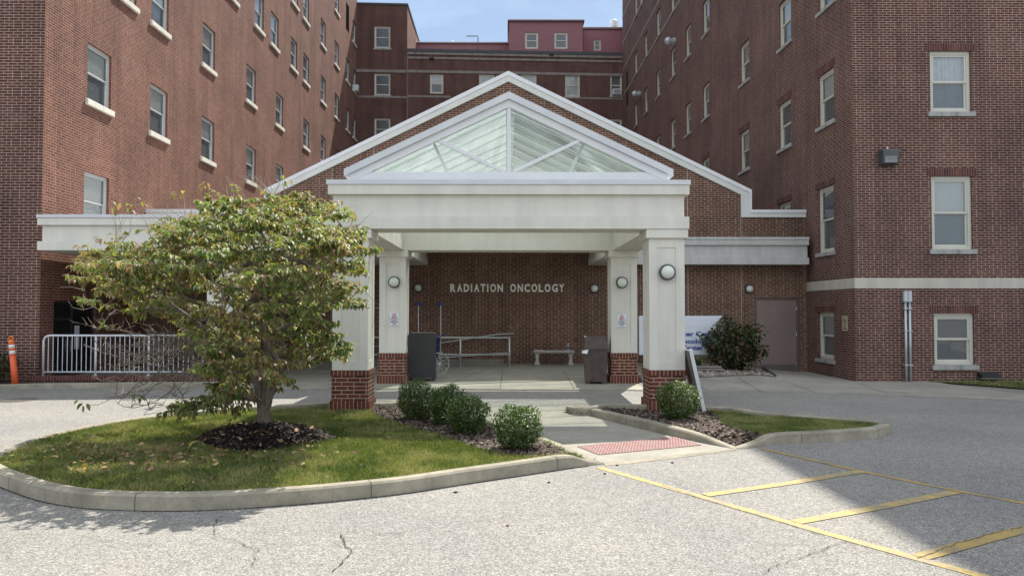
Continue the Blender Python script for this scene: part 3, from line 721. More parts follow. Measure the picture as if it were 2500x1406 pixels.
# yellow parking lines: one painted marking per stroke
def line_px(pts, w, name, label, mat, z=.004, n=3):
    P = [onG(*p) for p in pts]; Q = []
    for a, b_ in zip(P, P[1:]): Q += ginterp(a, b_, n)[:-1]
    Q.append(P[-1]); o = strip(Q, w, z).build(name, mat); return tag(o, kind='structure')
line_px([(1462, 1141), (1710, 1212), (1930, 1277), (2235, 1362), (2480, 1428), (2700, 1490)], .1, 'road_marking', '', M['yellow'])
line_px([(1862, 1096), (2100, 1150), (2330, 1197), (2520, 1232), (2700, 1268)], .075, 'road_marking', '', M['yellow_old'])
line_px([(1722, 1209), (1930, 1179), (2104, 1151)], .12, 'road_marking', '', M['yellow'], .006)
line_px([(1942, 1275), (2150, 1238), (2332, 1201)], .12, 'road_marking', '', M['yellow'], .006)
line_px([(2245, 1361), (2400, 1318), (2560, 1277)], .13, 'road_marking', '', M['yellow_old'], .006)
# cracks
ck = MB()
def crack(pts, w=.009, seed=0, amp=.02):
    r = random.Random(seed); P = [onG(*p) for p in pts]; Q = []
    for a, b_ in zip(P, P[1:]):
        d = math.hypot(b_[0] - a[0], b_[1] - a[1]); k = max(3, int(d / .035))
        for i in range(k):
            t = i / k; Q.append((a[0] + (b_[0] - a[0]) * t + r.gauss(0, amp * .4), a[1] + (b_[1] - a[1]) * t + r.gauss(0, amp * .4), 0))
    ws = [w * .62 * r.uniform(.25, 1.3) for _ in Q]; s = strip(Q, ws, .0085); b0 = len(ck.v)
    ck.v += s.v; ck.f += [tuple(b0 + i for i in f) for f in s.f]; ck.m += s.m
z7 = lambda L: [(x / 2.5, 900 + y / 2.5) for x, y in L]
z8 = lambda L: [(900 + x / 2.5, 900 + y / 2.5) for x, y in L]
z6 = lambda L: [(1600 + x / 2.778, 900 + y / 2.778) for x, y in L]
crack(z7([(1340, 905), (1300, 970), (1310, 1020), (1440, 1050), (1500, 1085), (1590, 1110), (1540, 1150), (1560, 1190), (1480, 1260)]), .010, 1)
crack(z7([(1590, 1110), (1740, 1112), (1900, 1108)]), .004, 2)
crack(z7([(2080, 1015), (2100, 1070), (2150, 1110), (2120, 1160), (2060, 1210), (2020, 1260)]), .013, 3)
crack(z7([(2040, 1000), (2120, 1038), (2300, 1015), (2500, 1002)]), .005, 4)
crack(z7([(500, 1020), (600, 1050), (720, 1070), (880, 1080), (1000, 1110)]), .005, 5)
crack(z8([(0, 1020), (250, 998), (420, 975), (640, 935), (860, 905), (1200, 895), (1500, 880)]), .006, 6)
crack(z6([(1300, 1178), (1230, 1190), (1120, 1240), (1000, 1280), (900, 1310), (800, 1350), (720, 1400)]), .010, 7)
crack(z6([(40, 790), (300, 878), (870, 1045), (1120, 1130), (1300, 1180), (1740, 1302), (2200, 1400)]), .008, 8, .01)
crack(z6([(1780, 1290), (2050, 1190), (2290, 1120), (2500, 1075)]), .012, 9)
crack(z6([(730, 550), (1110, 635), (1350, 680), (2100, 830), (2480, 905)]), .006, 10, .01)
crack(z6([(1960, 1000), (2060, 1030)]), .006, 11); crack(z6([(2330, 950), (2380, 960)]), .006, 12)
crack(z6([(2230, 1080), (2300, 1125)]), .005, 13); crack(z6([(1790, 330), (2000, 375), (2180, 400)]), .006, 14)
crack([(640, 1340), (760, 1330), (850, 1350)], .003, 15)
tag(ck.build('road_crack', M['crack']), kind='structure')
# small dark debris lying on the asphalt
for i, (px, py) in enumerate(((1112, 1200), (1340, 1176), (1239, 1280), (1507, 1134), (1476, 1155), (1641, 1128))):
    p = onG(px, py, .01); b = MB(); r = random.Random(i)
    pts = [(r.uniform(.6, 1.2) * .022 * math.cos(a), r.uniform(.6, 1.2) * .013 * math.sin(a)) for a in np.linspace(0, 6.283, 8)[:-1]]
    b.prism(pts, 0, .008, 'z'); o = b.build('dead_leaf', M['litter'] if i == 2 else M['mulch_dark'], loc=(p[0], p[1], .004), rz=i)
    tag(o, ['crumpled dark leaf on the asphalt just in front of the long kerb', 'dark leaf scrap on the asphalt near the kerb end before the ramp', 'single dark speck of debris alone in the middle of the front asphalt',
            'dark crumpled leaf just below the ramp beside the yellow line', 'small dark scrap between kerb end and yellow line', 'tiny dark scrap on the asphalt right below the ramp gutter'][i], 'leaf', 'leaf scraps on the asphalt')
# manhole
mh = onG(40, 977); b = MB(); b.lathe([(.36, 0), (.36, .004), (.335, .006), (.33, .004)], (0, 0, 0), 32)
for i in range(-5, 6): 
    hw = math.sqrt(max(0, .3 ** 2 - (i * .055) ** 2)); b.box(-hw, hw, i * .055 - .012, i * .055 + .012, .004, .009)
tag(b.build('manhole_cover', M['iron'], loc=(mh[0], mh[1], .003)), 'round iron manhole cover in the drive before the orange post', 'manhole cover')

# ================================================================== BUILDINGS
def wall_uz(P0, P1, px, py):
    d = ray(px, py); ex, ey = P1[0] - P0[0], P1[1] - P0[1]; l = math.hypot(ex, ey); ex /= l; ey /= l
    det = d[0] * (-ey) + ex * d[1]; t = (P0[0] * (-ey) + ex * P0[1]) / det
    x, y = d[0] * t, d[1] * t
    return ((x - P0[0]) * ex + (y - P0[1]) * ey, EYE + d[2] * t)
def facade(bld, name, P0, P1, z0, z1, ops, mat, reveal=.16):
    L = math.hypot(P1[0] - P0[0], P1[1] - P0[1]); th = math.atan2(P1[1] - P0[1], P1[0] - P0[0]); b = MB()
    us = sorted({0.0, L} | {round(q, 4) for o in ops for q in o[:2]}); zs = sorted({z0, z1} | {round(q, 4) for o in ops for q in o[2:4]})
    for i in range(len(us) - 1):
        for j in range(len(zs) - 1):
            uc, zc = (us[i] + us[i + 1]) / 2, (zs[j] + zs[j + 1]) / 2
            if any(o[0] < uc < o[1] and o[2] < zc < o[3] for o in ops): continue
            b.poly([(us[i], 0, zs[j]), (us[i + 1], 0, zs[j]), (us[i + 1], 0, zs[j + 1]), (us[i], 0, zs[j + 1])])
    for u0, u1, a, c in [o[:4] for o in ops]:
        b.poly([(u0, 0, a), (u0, 0, c), (u0, reveal, c), (u0, reveal, a)]); b.poly([(u1, 0, c), (u1, 0, a), (u1, reveal, a), (u1, reveal, c)])
        b.poly([(u0, 0, c), (u1, 0, c), (u1, reveal, c), (u0, reveal, c)]); b.poly([(u0, 0, a), (u0, reveal, a), (u1, reveal, a), (u1, 0, a)])
    W = wloc(bld); o = b.build(name, mat, bld, loc=(P0[0] - W.x, P0[1] - W.y, -W.z)); o.rotation_euler = (0, 0, th); return o
_win = {}
def window(bld, P0, P1, u0, u1, z0, z1, frame='frame', sill='sill_stone', blind=.5, lintel=False, rec=.07, bk='blind', fw=.06, upper='glass', lower='glass', sillout=.07, sillh=.13):
    th = math.atan2(P1[1] - P0[1], P1[0] - P0[0]); W = wloc(bld); w_, h = round(u1 - u0, 2), round(z1 - z0, 2)
    loc = (P0[0] + u0 * math.cos(th) - W.x, P0[1] + u0 * math.sin(th) - W.y, z0 - W.z)
    key = (w_, h, frame, sill, blind, lintel, bk, upper, lower)
    if key in _win: o = copy_tree(_win[key], bld); o.location = loc; o.rotation_euler = (0, 0, th); return o
    F = MB()
    def ring(x0, x1, a, c, y0, y1, t):
        F.box(x0, x0 + t, y0, y1, a, c); F.box(x1 - t, x1, y0, y1, a, c); F.box(x0 + t, x1 - t, y0, y1, a, a + t); F.box(x0 + t, x1 - t, y0, y1, c - t, c)
    e = .002
    ring(e, w_ - e, e, h - e, rec, rec + .09, fw)
    m = h * .5; s = fw * .62
    ring(fw + e, w_ - fw - e, m - .015, h - fw - e, rec + .022, rec + .052, s)       # upper sash
    ring(fw + e, w_ - fw - e, fw + e, m + .02, rec + .054, rec + .084, s)             # lower sash
    o = F.build('window', M[frame], bld, loc=loc, rz=th)
    g1 = MB(); g1.poly([(fw + s, rec + .036, m + s - .02), (w_ - fw - s, rec + .036, m + s - .02), (w_ - fw - s, rec + .036, h - fw - s), (fw + s, rec + .036, h - fw - s)]); g1.build('upper_pane', M[upper], o)
    g2 = MB(); g2.poly([(fw + s, rec + .068, fw + s), (w_ - fw - s, rec + .068, fw + s), (w_ - fw - s, rec + .068, m - s + .02), (fw + s, rec + .068, m - s + .02)]); g2.build('lower_pane', M[lower], o)
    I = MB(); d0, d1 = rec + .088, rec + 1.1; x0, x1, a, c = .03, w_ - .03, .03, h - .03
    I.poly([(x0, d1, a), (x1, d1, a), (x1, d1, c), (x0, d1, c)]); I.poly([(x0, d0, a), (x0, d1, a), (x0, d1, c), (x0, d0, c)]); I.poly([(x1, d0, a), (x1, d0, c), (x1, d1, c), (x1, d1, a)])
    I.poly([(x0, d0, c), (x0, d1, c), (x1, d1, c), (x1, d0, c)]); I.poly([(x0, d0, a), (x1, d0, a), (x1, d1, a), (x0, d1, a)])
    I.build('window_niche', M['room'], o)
    if blind:
        B = MB(); nb = 1; zb = h - fw - (h - 2 * fw) * blind; yb = rec + .10
        if bk == 'curtain':
            k = 26; r = random.Random(int(w_ * 100 + h * 37))
            for i in range(k):
                xa, xb = fw + (w_ - 2 * fw) * i / k, fw + (w_ - 2 * fw) * (i + 1) / k; ya, yb2 = yb + .03 * math.sin(i * 1.9), yb + .03 * math.sin((i + 1) * 1.9)
                B.poly([(xa, ya, zb), (xb, yb2, zb), (xb, yb2, h - fw), (xa, ya, h - fw)])
        else: B.box(fw, w_ - fw, yb, yb + .006, zb, h - fw)
        B.build('curtain' if bk == 'curtain' else 'blind', M[bk], o)
    if sill:
        S = MB(); S.bbox(-.08, w_ + .08, -sillout, rec + .03, -sillh, -.003, .008); S.build('sill', M[sill], o)
    if lintel:
        l = MB(); l.box(-.11, w_ + .11, -.004, .01, h + .003, h + .205); l.build('lintel', M['soldier'], o)
    _win[key] = o
    return o

# ---- left wing (sunlit inner wall)
LA, LB = (-11.05, 18.0), (-11.22, 56.2)
lw = thing('hospital_wing', 'tall brick hospital wing on the left with a sunlit inner wall full of windows', 'building', (-11.05, 18.0, 0))
rows = {1: 7.30, 2: 10.75, 3: 14.36, 4: 17.78, 5: 21.3}
sel = {1: [21.13, 24.65, 28.6, 33.35, 37.45], 2: [22.6, 24.75, 28.7, 33.35, 37.45, 42.35, 46.25, 49.85], 3: [31.15, 34.45, 36.7, 39.95, 42.35, 46.25, 49.85, 53.25, 55.55], 4: [38.0, 40.15, 42.35, 46.25, 49.85, 53.25, 55.55], 5: [40.15, 42.35, 46.25, 49.95, 55.5]}
ops = []; meta = []
for r_, L_y in sel.items():
    for Y in L_y:
        z0 = rows[r_]; e = []
        for yy in (Y - 1.08, Y + .12):
            e.append(wall_uz(LA, LB, VPX - 11.1 * FPX / yy, HZ - (z0 + .75 - EYE) * FPX / yy)[0])
        ops.append((e[0], min(e[1], 38.0), z0, z0 + 1.52)); meta.append(r_)
e_ = [wall_uz(LA, LB, px, 470)[0] for px in (205, 266)]; ops.append((e_[0], e_[1], 3.86, 5.40)); meta.append(0)
doorop = (*[wall_uz(LA, LB, 130, 800)[0], wall_uz(LA, LB, 232, 800)[0]], .12, 1.97)
louv = (wall_uz(LA, LB, 844.5, 60)[0], wall_uz(LA, LB, 852.5, 60)[0], 21.3, 23.2)
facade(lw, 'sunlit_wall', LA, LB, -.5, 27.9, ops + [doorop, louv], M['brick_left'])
fb = MB(); fb.box(-40, -11.05, 18, 18.4, -.5, 27.9, skip='r'); fb.build('front_wall', M['brick_wing'], lw, world=True)
random.seed(11)
for o, r_ in zip(ops, meta):
    bl = random.choice([0, .5, .5, .5, .5, .75]) if r_ else .97
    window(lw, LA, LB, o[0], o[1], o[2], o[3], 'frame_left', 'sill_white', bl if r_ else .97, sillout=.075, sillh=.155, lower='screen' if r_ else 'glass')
lv = MB()
for i in range(15): lv.poly([(louv[0], .1, louv[2] + i * .127), (louv[1], .1, louv[2] + i * .127), (louv[1], .02, louv[2] + i * .127 + .1), (louv[0], .02, louv[2] + i * .127 + .1)])
o = lv.build('louvre', M['dark'], lw, rz=math.atan2(LB[1] - LA[1], LB[0] - LA[0]))
# roof coping + expansion joints + a flat roof
b = MB(); b.box(-40.1, -10.98, 17.9, 57, 27.9, 28.15); b.build('roof_edge', M['cap'], lw, world=True)
for px in (732, 766):
    u, _ = wall_uz(LA, LB, px, 300); b = MB(); b.box(u - .035, u + .035, -.005, .01, 5, 27.9)
    b.build('expansion_joint', M['joint'], lw, rz=math.atan2(LB[1] - LA[1], LB[0] - LA[0]))
b = MB(); th = math.atan2(LB[1] - LA[1], LB[0] - LA[0])
u0, u1, a, c = doorop
for x0, x1, z0, z1 in ((u0, u0 + .06, a, c), (u1 - .06, u1, a, c), (u0 + .06, u1 - .06, c - .07, c), (u0 + .06, u1 - .06, a, a + .1), (u0 + .85, u0 + .93, a + .1, c - .07), (u0 + .06, u0 + .85, 1.5, 1.56)): b.box(x0, x1, .05, .11, z0, z1)
dr = b.build('entrance_door', M['dark'], lw, rz=th)
b = MB(); b.poly([(u0 + .06, .08, a + .1), (u1 - .06, .08, a + .1), (u1 - .06, .08, c - .07), (u0 + .06, .08, c - .07)]); b.build('door_glass', M['door_glass'], dr)
b = MB(); b.box(u0, u1, 1.4, 1.45, a, c); b.poly([(u0, .12, a), (u0, 1.4, a), (u0, 1.4, c), (u0, .12, c)]); b.poly([(u1, .12, a), (u1, 1.4, a), (u1, 1.4, c), (u1, .12, c)]); b.poly([(u0, .12, c), (u1, .12, c), (u1, 1.4, c), (u0, 1.4, c)]); b.poly([(u0, .12, a), (u1, .12, a), (u1, 1.4, a), (u0, 1.4, a)]); b.build('vestibule', M['room'], dr)
b = MB(); b.box(u0 + 1.0, u0 + 1.22, .045, .05, .75, 1.35); b.build('notice', M['sign'], dr)
b = MB(); b.box(u0 + .78, u0 + .81, .0, .03, .7, 1.0); b.build('handle', M['chrome'], dr)

# ---- right wing
RA, RB = (8.78, 57.0), (9.28, 20.15)
FA, FB = (9.28, 20.15), (40, 20.15); FY = 20.15
rw = thing('hospital_wing', 'tall brick hospital wing on the right, wholly in shade, with a pale stone band', 'building', (9.28, 20.15, 0))
LEN = math.hypot(RB[0] - RA[0], RB[1] - RA[1]); thR = math.atan2(RB[1] - RA[1], RB[0] - RA[0])
rops = []
RZ = {0: (3.42, 5.33), 1: (7.14, 8.67), 2: (10.54, 12.07), 3: (14.40, 15.95), 4: (17.92, 19.5), 5: (21.9, 23.6), -1: (.33, 1.68)}
def radd(x0, x1, rws):
    for r_ in rws:
        a, c = RZ[r_]; e = []
        for px in (x0, x1):
            Y = 9.554 / ((px - VPX) / FPX + .0136); e.append(wall_uz(RA, RB, px, HZ - (((a + c) / 2 - EYE) * FPX / Y))[0])
        rops.append((e[0], e[1], a, c, r_))
radd(1996, 2036, (-1, 0, 1, 2)); radd(1900, 1931, (0, 1, 2)); radd(1806, 1829, (1, 2)); radd(1715, 1732, (1, 2, 3)); radd(1673, 1686, (2, 3, 4)); radd(1637, 1649, (2, 3, 4)); radd(1602, 1612, (2, 3, 4))
radd(1573, 1581, (3, 4, 5)); radd(1549, 1556, (3, 4, 5)); radd(1561, 1568, (5,)); radd(1602, 1612, (5,))
lo2 = (wall_uz(RA, RB, 1527, 190)[0], wall_uz(RA, RB, 1534, 190)[0], 16.7, 19.3)
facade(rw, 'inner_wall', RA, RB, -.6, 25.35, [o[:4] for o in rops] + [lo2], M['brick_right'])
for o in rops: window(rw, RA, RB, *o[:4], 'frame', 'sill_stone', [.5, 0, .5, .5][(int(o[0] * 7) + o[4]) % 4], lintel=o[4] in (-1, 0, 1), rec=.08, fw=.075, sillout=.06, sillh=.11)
lv = MB()
for i in range(20): lv.poly([(lo2[0], .1, lo2[2] + i * .13), (lo2[1], .1, lo2[2] + i * .13), (lo2[1], .02, lo2[2] + i * .13 + .1), (lo2[0], .02, lo2[2] + i * .13 + .1)])
o = lv.build('louvre', M['ring'], rw, rz=thR); o.location = (RA[0] - 9.28, RA[1] - 20.15, 0)
# front face
fo = []
for x0, x1, y0, y1 in ((2272, 2370, 125, 274), (2276, 2373, 430, 609), (2282, 2378, 766, 891)):
    a = wall_uz(FA, FB, x0, y1); c = wall_uz(FA, FB, x1, y0); fo.append((a[0], c[0], a[1], c[1]))
facade(rw, 'front_wall', FA, FB, -.6, 25.35, fo, M['brick_right'])
window(rw, FA, FB, *fo[0], 'frame', 'sill_stone', .96, lintel=True, rec=.07, bk='curtain', fw=.085, lower='screen')
window(rw, FA, FB, *fo[1], 'frame', 'sill_stone', .96, lintel=True, rec=.07, fw=.085, lower='screen')
window(rw, FA, FB, *fo[2], 'frame', 'sill_stone', 0, lintel=True, rec=.07, fw=.085)
za, zb = onY(2300, 704, FY)[2], onY(2300, 679, FY)[2]
yE = wall_uz(RA, RB, 1967, 700)[0]
b = MB(); b.box(9.28 - .012, 40, FY - .012, 20.2, za, zb); b.build('stone_band', M['stone'], rw, world=True)
b = MB(); b.box(yE - .5, LEN + .004, -.012, .03, za, zb); o = b.build('stone_band', M['stone'], rw, rz=thR); o.location = (RA[0] - 9.28, RA[1] - 20.15, 0)
for z in (17.82, 19.85, 21.85, 23.85):
    b = MB(); b.box(0, LEN * (.55 if z < 19 else .8), -.02, .02, z, z + .17); o = b.build('stone_band', M['stone_dirty'], rw, rz=thR); o.location = (RA[0] - 9.28, RA[1] - 20.15, 0)
b = MB(); b.box(9.21, 40, 20.08, 58, 25.35, 25.6); b.build('roof_edge', M['cap'], rw, world=True)
# utilities on the right wing
def at_uz(u, z, A, th, off): return (A[0] + u * math.cos(th) + off * math.sin(th), A[1] + u * math.sin(th) - off * math.cos(th), z)
for px, py, lb in ((1648, 102, 'upper'), (1563, 231, 'lower')):
    u, z = wall_uz(RA, RB, px, py); p = at_uz(u, z, RA, thR, 0)
    v = thing('exhaust_hood', f'{lb} of the two round grey exhaust hoods on the shaded right wall', 'vent', p, thR, 'round exhaust hoods on the right wing'); v.scale = (.7, .85, .7)
    b = MB(); b.lathe([(.3, .0), (.3, -.0 + .12)], (0, 0, 0), 20, 'y'); b.build('flange', M['galv'], v)
    b = MB(); b.lathe([(.24, .12), (.25, .34), (.33, .36), (.33, .46), (.2, .62), (.05, .66)], (0, 0, 0), 20, 'y'); b.build('hood', M['galv'], v)
fl = onY(2164, 386, FY)
t = thing('flood_light', 'dark boxy flood light on the brick front of the right wing', 'wall light', (fl[0], FY, fl[2])); t.scale = (.86, .62, .95)
b = MB(); b.prism([(-.42, .05), (-.42, -.02), (-.36, -.2), (0, -.23), (0, .2), (-.38, .2), (-.42, .16)], -.24, .24, 'x'); b.build('housing', M['ring'], t)
b = MB(); b.prism([(-.428, .0), (-.40, -.17), (-.385, -.165), (-.41, .0)], -.19, .19, 'x'); b.build('lens', M['glass'], t)
b = MB(); b.prism([(-.40, -.01), (-.375, -.16), (-.3, -.16), (-.3, -.01)], -.17, .17, 'x'); b.build('reflector', M['chrome'], t)
b = MB(); b.tube([(-.02, -.15, .2), (-.02, -.15, .3)], .025, 8); b.build('photocell', M['cap'], t)
for px, lb in ((2213, 'left of the two grey conduit pipes rising up the brick beside the low window'), (2223.5, 'right of the two grey conduit pipes rising up the brick beside the low window')):
    p = onY(px, 930, 20.07); zt = onY(px, 738, 20.07)[2]
    t = thing('conduit_pipe', lb, 'pipe', (p[0], 20.07, -.22), 0, 'conduit pipes on the right wing')
    b = MB(); b.tube([(0, 0, -.05), (0, 0, zt + .22)], .034, 12); b.build('pipe', M['galv'], t, True)
    b = MB(); b.bbox(-.058, .058, -.05, .08, zt + .22, zt + .52, .02); b.build('weather_head', M['galv'], t)
    for z in (.5, 1.4, 2.0): b = MB(); b.box(-.05, .05, -.045, .08, z, z + .03); b.build('strap', M['galv'], t)
p = onY(2409, 921, FY)
t = thing('grade_vent', 'low dark metal box vent at the foot of the wall by the grass', 'vent', (p[0], FY, p[2]))
b = MB(); b.prism([(0, 0), (-.22, 0), (-.22, .07), (0, .15)], -.25, .25, 'x'); b.build('hood', M['black'], t)
b = MB(); b.box(-.27, .27, -.24, 0, -.03, 0); b.build('base', M['iron'], t)
# no smoking sign
u, z = wall_uz(RA, RB, 2063.5, 789); p = at_uz(u, z, RA, thR, .008)
t = thing('no_smoking_sign', 'small cream no smoking sign on the shaded brick of the right wing', 'sign', p, thR)
b = MB(); b.bbox(-.16, .16, -.004, .004, -.2, .2, .003); b.build('plate', M['cream_sign'], t)
b = MB()
for i in range(28):
    a0, a1 = 2 * math.pi * i / 28, 2 * math.pi * (i + 1) / 28
    b.poly([(.105 * math.cos(a0), -.007, .06 + .105 * math.sin(a0)), (.105 * math.cos(a1), -.007, .06 + .105 * math.sin(a1)), (.083 * math.cos(a1), -.007, .06 + .083 * math.sin(a1)), (.083 * math.cos(a0), -.007, .06 + .083 * math.sin(a0))])
b.prism([(-.075, .12), (-.06, .135), (.075, 0), (.06, -.015)], -.009, -.006, 'y'); b.box(-.06, .06, -.006, -.004, .045, .07)
b.build('symbol', M['ink'], t); text_obj('wording', 'NO', .07, M['ink'], t, (0, -.006, -.11)); text_obj('wording', 'SMOKING', .055, M['ink'], t, (0, -.006, -.165), width=.24)

# ---- rear building and stair tower
QL, QR = onY(868, 500, 56.0)[:2], onY(1524, 500, 57.0)[:2]
uT = wall_uz(QL, QR, 993.5, 300)[0]; LQ = math.hypot(QR[0] - QL[0], QR[1] - QL[1]); thQ = math.atan2(QR[1] - QL[1], QR[0] - QL[0])
def upt(u, off=0): return (QL[0] + u * math.cos(thQ) + off * math.sin(thQ), QL[1] + u * math.sin(thQ) - off * math.cos(thQ))
def rect(x0, x1, y0, y1): a = wall_uz(QL, QR, x0, y1); c = wall_uz(QL, QR, x1, y0); return (a[0], c[0], a[1], c[1])
tw = thing('stair_tower', 'brick tower block at the back left corner, taller than its neighbour', 'building', (QL[0], QL[1], 0))
zt = wall_uz(QL, QR, 930, 13)[1]
tops = [rect(913.8, 953.2, 65.5, 117.6), rect(913.8, 953.2, 180.6, 233), rect(913.8, 953.2, 289.8, 342)]
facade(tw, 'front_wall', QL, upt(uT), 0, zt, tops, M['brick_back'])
for o in tops: window(tw, QL, QR, *o, 'frame', 'sill_stone', 0, fw=.08, upper='screen', lower='screen', sillout=.05, sillh=.14)
c0 = upt(uT); c1 = (c0[0] - .05, c0[1] + 10)
facade(tw, 'side_wall', c0, c1, 15, zt, [], M['brick_left'])
b = MB(); b.prism([(QL[0] - .05, QL[1] - .06), (c0[0] + .06, c0[1] - .06), (c1[0] + .06, c1[1]), (QL[0] - .05, QL[1] + 10)], zt, zt + .14, 'z'); b.build('roof_edge', M['tar'], tw, world=True)
def band(bld, u0, u1, ya, yb, mat, px=1100, pr=.03):
    a = wall_uz(QL, QR, px, yb)[1]; c = wall_uz(QL, QR, px, ya)[1]; W = wloc(bld)
    b = MB(); b.box(u0, u1, -pr, .02, a, c); o = b.build('stone_band', M[mat], bld, rz=thQ); o.location = (QL[0] - W.x, QL[1] - W.y, 0)
band(tw, 0, uT - .02, 170.5, 177.6, 'stone_dirty', 930); band(tw, 0, uT - .02, 233.8, 239, 'stone_dirty', 880, .02)
rb_ = thing('rear_building', 'dark brick block closing the courtyard at the back, with soot stained stone bands', 'building', (upt(uT)[0], upt(uT)[1], 0))
zr = wall_uz(QL, QR, 1100, 122)[1]
mo = [rect(1049.6, 1082.6, 182, 228.8), rect(1169.7, 1207, 182.8, 235), rect(1271.6, 1310, 183, 235), rect(1379.5, 1415.6, 183, 237), rect(1489.5, 1518.5, 182.5, 235), rect(1489.5, 1518, 292, 345)]
facade(rb_, 'front_wall', upt(uT), QR, 0, zr, [(o[0] - uT, o[1] - uT, o[2], o[3]) for o in mo], M['brick_back'])
for k, o in enumerate(mo): window(rb_, QL, QR, *o, 'frame', 'sill_stone' if k not in (0,) else None, (.5, .96, .96, .96, 0, 0)[k], fw=.09, sillout=.04, sillh=.1)
band(rb_, uT, LQ, 122, 129, 'tar', pr=.1); band(rb_, uT, LQ, 129.2, 135.6, 'stone_dirty', pr=.06); band(rb_, uT, LQ, 141.2, 146, 'stone_dirty', pr=.05)
band(rb_, uT, LQ, 173.2, 179.6, 'stone_dirty'); band(rb_, uT, wall_uz(QL, QR, 1100, 235)[0], 234.5, 239.5, 'stone_dirty', pr=.02); band(rb_, wall_uz(QL, QR, 1380, 235)[0], LQ, 238.5, 243, 'stone_dirty', 1450, .02)
b = MB(); b.prism([upt(uT), QR, (QR[0], QR[1] + 14), (c1[0], c1[1] + 5)], zr - .3, zr - .02, 'z'); b.build('flat_roof', M['roofing'], rb_, world=True)
for px, py in ((1054, 144), (1346, 135)):
    u, z = wall_uz(QL, QR, px, py); b = MB(); b.box(u - .18, u + .18, -.14, 0, z - .07, z + .07); o = b.build('scupper', M['dark'], rb_, rz=thQ); W = wloc(rb_); o.location = (QL[0] - W.x, QL[1] - W.y, 0)
u, z = wall_uz(QL, QR, 994, 300); b = MB(); b.box(u - .02, u + .03, -.012, .0, 4, zr); o = b.build('seam', M['stone_dirty'], rb_, rz=thQ); W = wloc(rb_); o.location = (QL[0] - W.x, QL[1] - W.y, 0)
def ac_unit(A, B, px0, px1, py0, py1, label):
    th = math.atan2(B[1] - A[1], B[0] - A[0]); a = wall_uz(A, B, px0, py1); c = wall_uz(A, B, px1, py0); w_, h = abs(c[0] - a[0]), abs(c[1] - a[1])
    p = at_uz((a[0] + c[0]) / 2, a[1], A, th, 0)
    t = thing('window_air_conditioner', label, 'air conditioner', p, th)
    w_ = .62; h = .42
    b = MB(); b.bbox(-w_ / 2, w_ / 2, -.32, .12, 0, h, .02); b.build('casing', M['white_metal'], t)
    b = MB(); [b.box(-w_ / 2 + .06, w_ / 2 - .06, -.328, -.322, .06 + i * .045, .08 + i * .045) for i in range(7)]; b.build('grille', M['ring'], t)
ac_unit(QL, QR, 1497, 1512, 220, 233, 'pale air conditioner in the last window of the rear building by the corner')
ac_unit(LA, LB, 862, 870, 205, 218, 'white air conditioner sticking out of a far window of the sunlit wing')
# rooftop structures
def block(name, label, px0, px1, pyt, Y0, depth, zb, cat='roof structure'):
    a = onY(px0, pyt, Y0); c = onY(px1, pyt, Y0); t = thing(name, label, cat, ((a[0] + c[0]) / 2, Y0, zb))
    return t, a[0], c[0], a[2]
ph, xa, xb, zz = block('rooftop_penthouse', 'rose metal clad rooftop block with two windows above the rear building', 1243, 1423, 54, 59.0, 8, zr - .3)
opx = []
for x0, x1 in ((1282, 1314), (1353.5, 1385.6)):
    a = onY(x0, 119.6, 59.0); c = onY(x1, 80, 59.0); opx.append((a[0] - xa, c[0] - xa, a[2], c[2]))
facade(ph, 'front_wall', (xa, 59.0), (xb, 59.0), zr - .3, zz, opx, M['siding'], .1)
for o in opx: window(ph, (xa, 59.0), (xb, 59.0), *o, 'frame', None, .0, fw=.09)
b = MB(); b.box(xa, xb, 59.3, 67, zr - .3, zz, skip='fb'); b.build('side_wall', M['siding'], ph, world=True)
b = MB(); b.box(xa - .12, xb + .12, 58.86, 67.1, zz, zz + .12); b.build('roof_edge', M['siding_trim'], ph, world=True)
b = MB(); b.box(xa - .1, xb + .1, 58.9, 67.05, zz + .12, zz + .17); b.build('roof_cap', M['white_metal'], ph, world=True)
ph2, xa2, xb2, zz2 = block('rooftop_penthouse', 'lower rose metal clad rooftop block beside the right wing with one small window', 1424, 1520, 73, 61.0, 8, zr - .3)
a = onY(1449.5, 124, 61.0); c = onY(1467, 98, 61.0); o2 = (a[0] - xa2, c[0] - xa2, a[2], c[2])
facade(ph2, 'front_wall', (xa2, 61.0), (xb2, 61.0), zr - .3, zz2, [o2], M['siding'], .1); window(ph2, (xa2, 61.0), (xb2, 61.0), *o2, 'frame', None, 0, fw=.07)
b = MB(); b.box(xa2, xb2, 61.3, 68, zr - .3, zz2, skip='fb'); b.build('side_wall', M['siding'], ph2, world=True)
b = MB(); b.box(xa2 - .05, xb2 + .05, 60.9, 68.1, zz2, zz2 + .15); b.build('roof_edge', M['siding_trim'], ph2, world=True)
b = MB(); b.box(xa2 - .05, xb2 + .05, 60.92, 68.1, zz2 + .15, zz2 + .2); b.build('roof_cap', M['white_metal'], ph2, world=True)
ph3, xa3, xb3, zz3 = block('rooftop_penthouse', 'long low rose metal clad strip on the roof right of the tower', 1016, 1244, 108, 62.0, 6, zr - .3)
b = MB(); b.box(xa3, xb3, 62, 68, zr - .3, zz3, skip='b'); b.build('wall', M['siding'], ph3, world=True)
b = MB(); b.box(xa3, xb3 + .05, 61.9, 68.1, zz3, zz3 + .1); b.build('roof_edge', M['siding_trim'], ph3, world=True)
b = MB(); b.box(xa3, xb3 + .05, 61.93, 68.1, zz3 + .1, zz3 + .17); b.build('roof_cap', M['white_metal'], ph3, world=True)
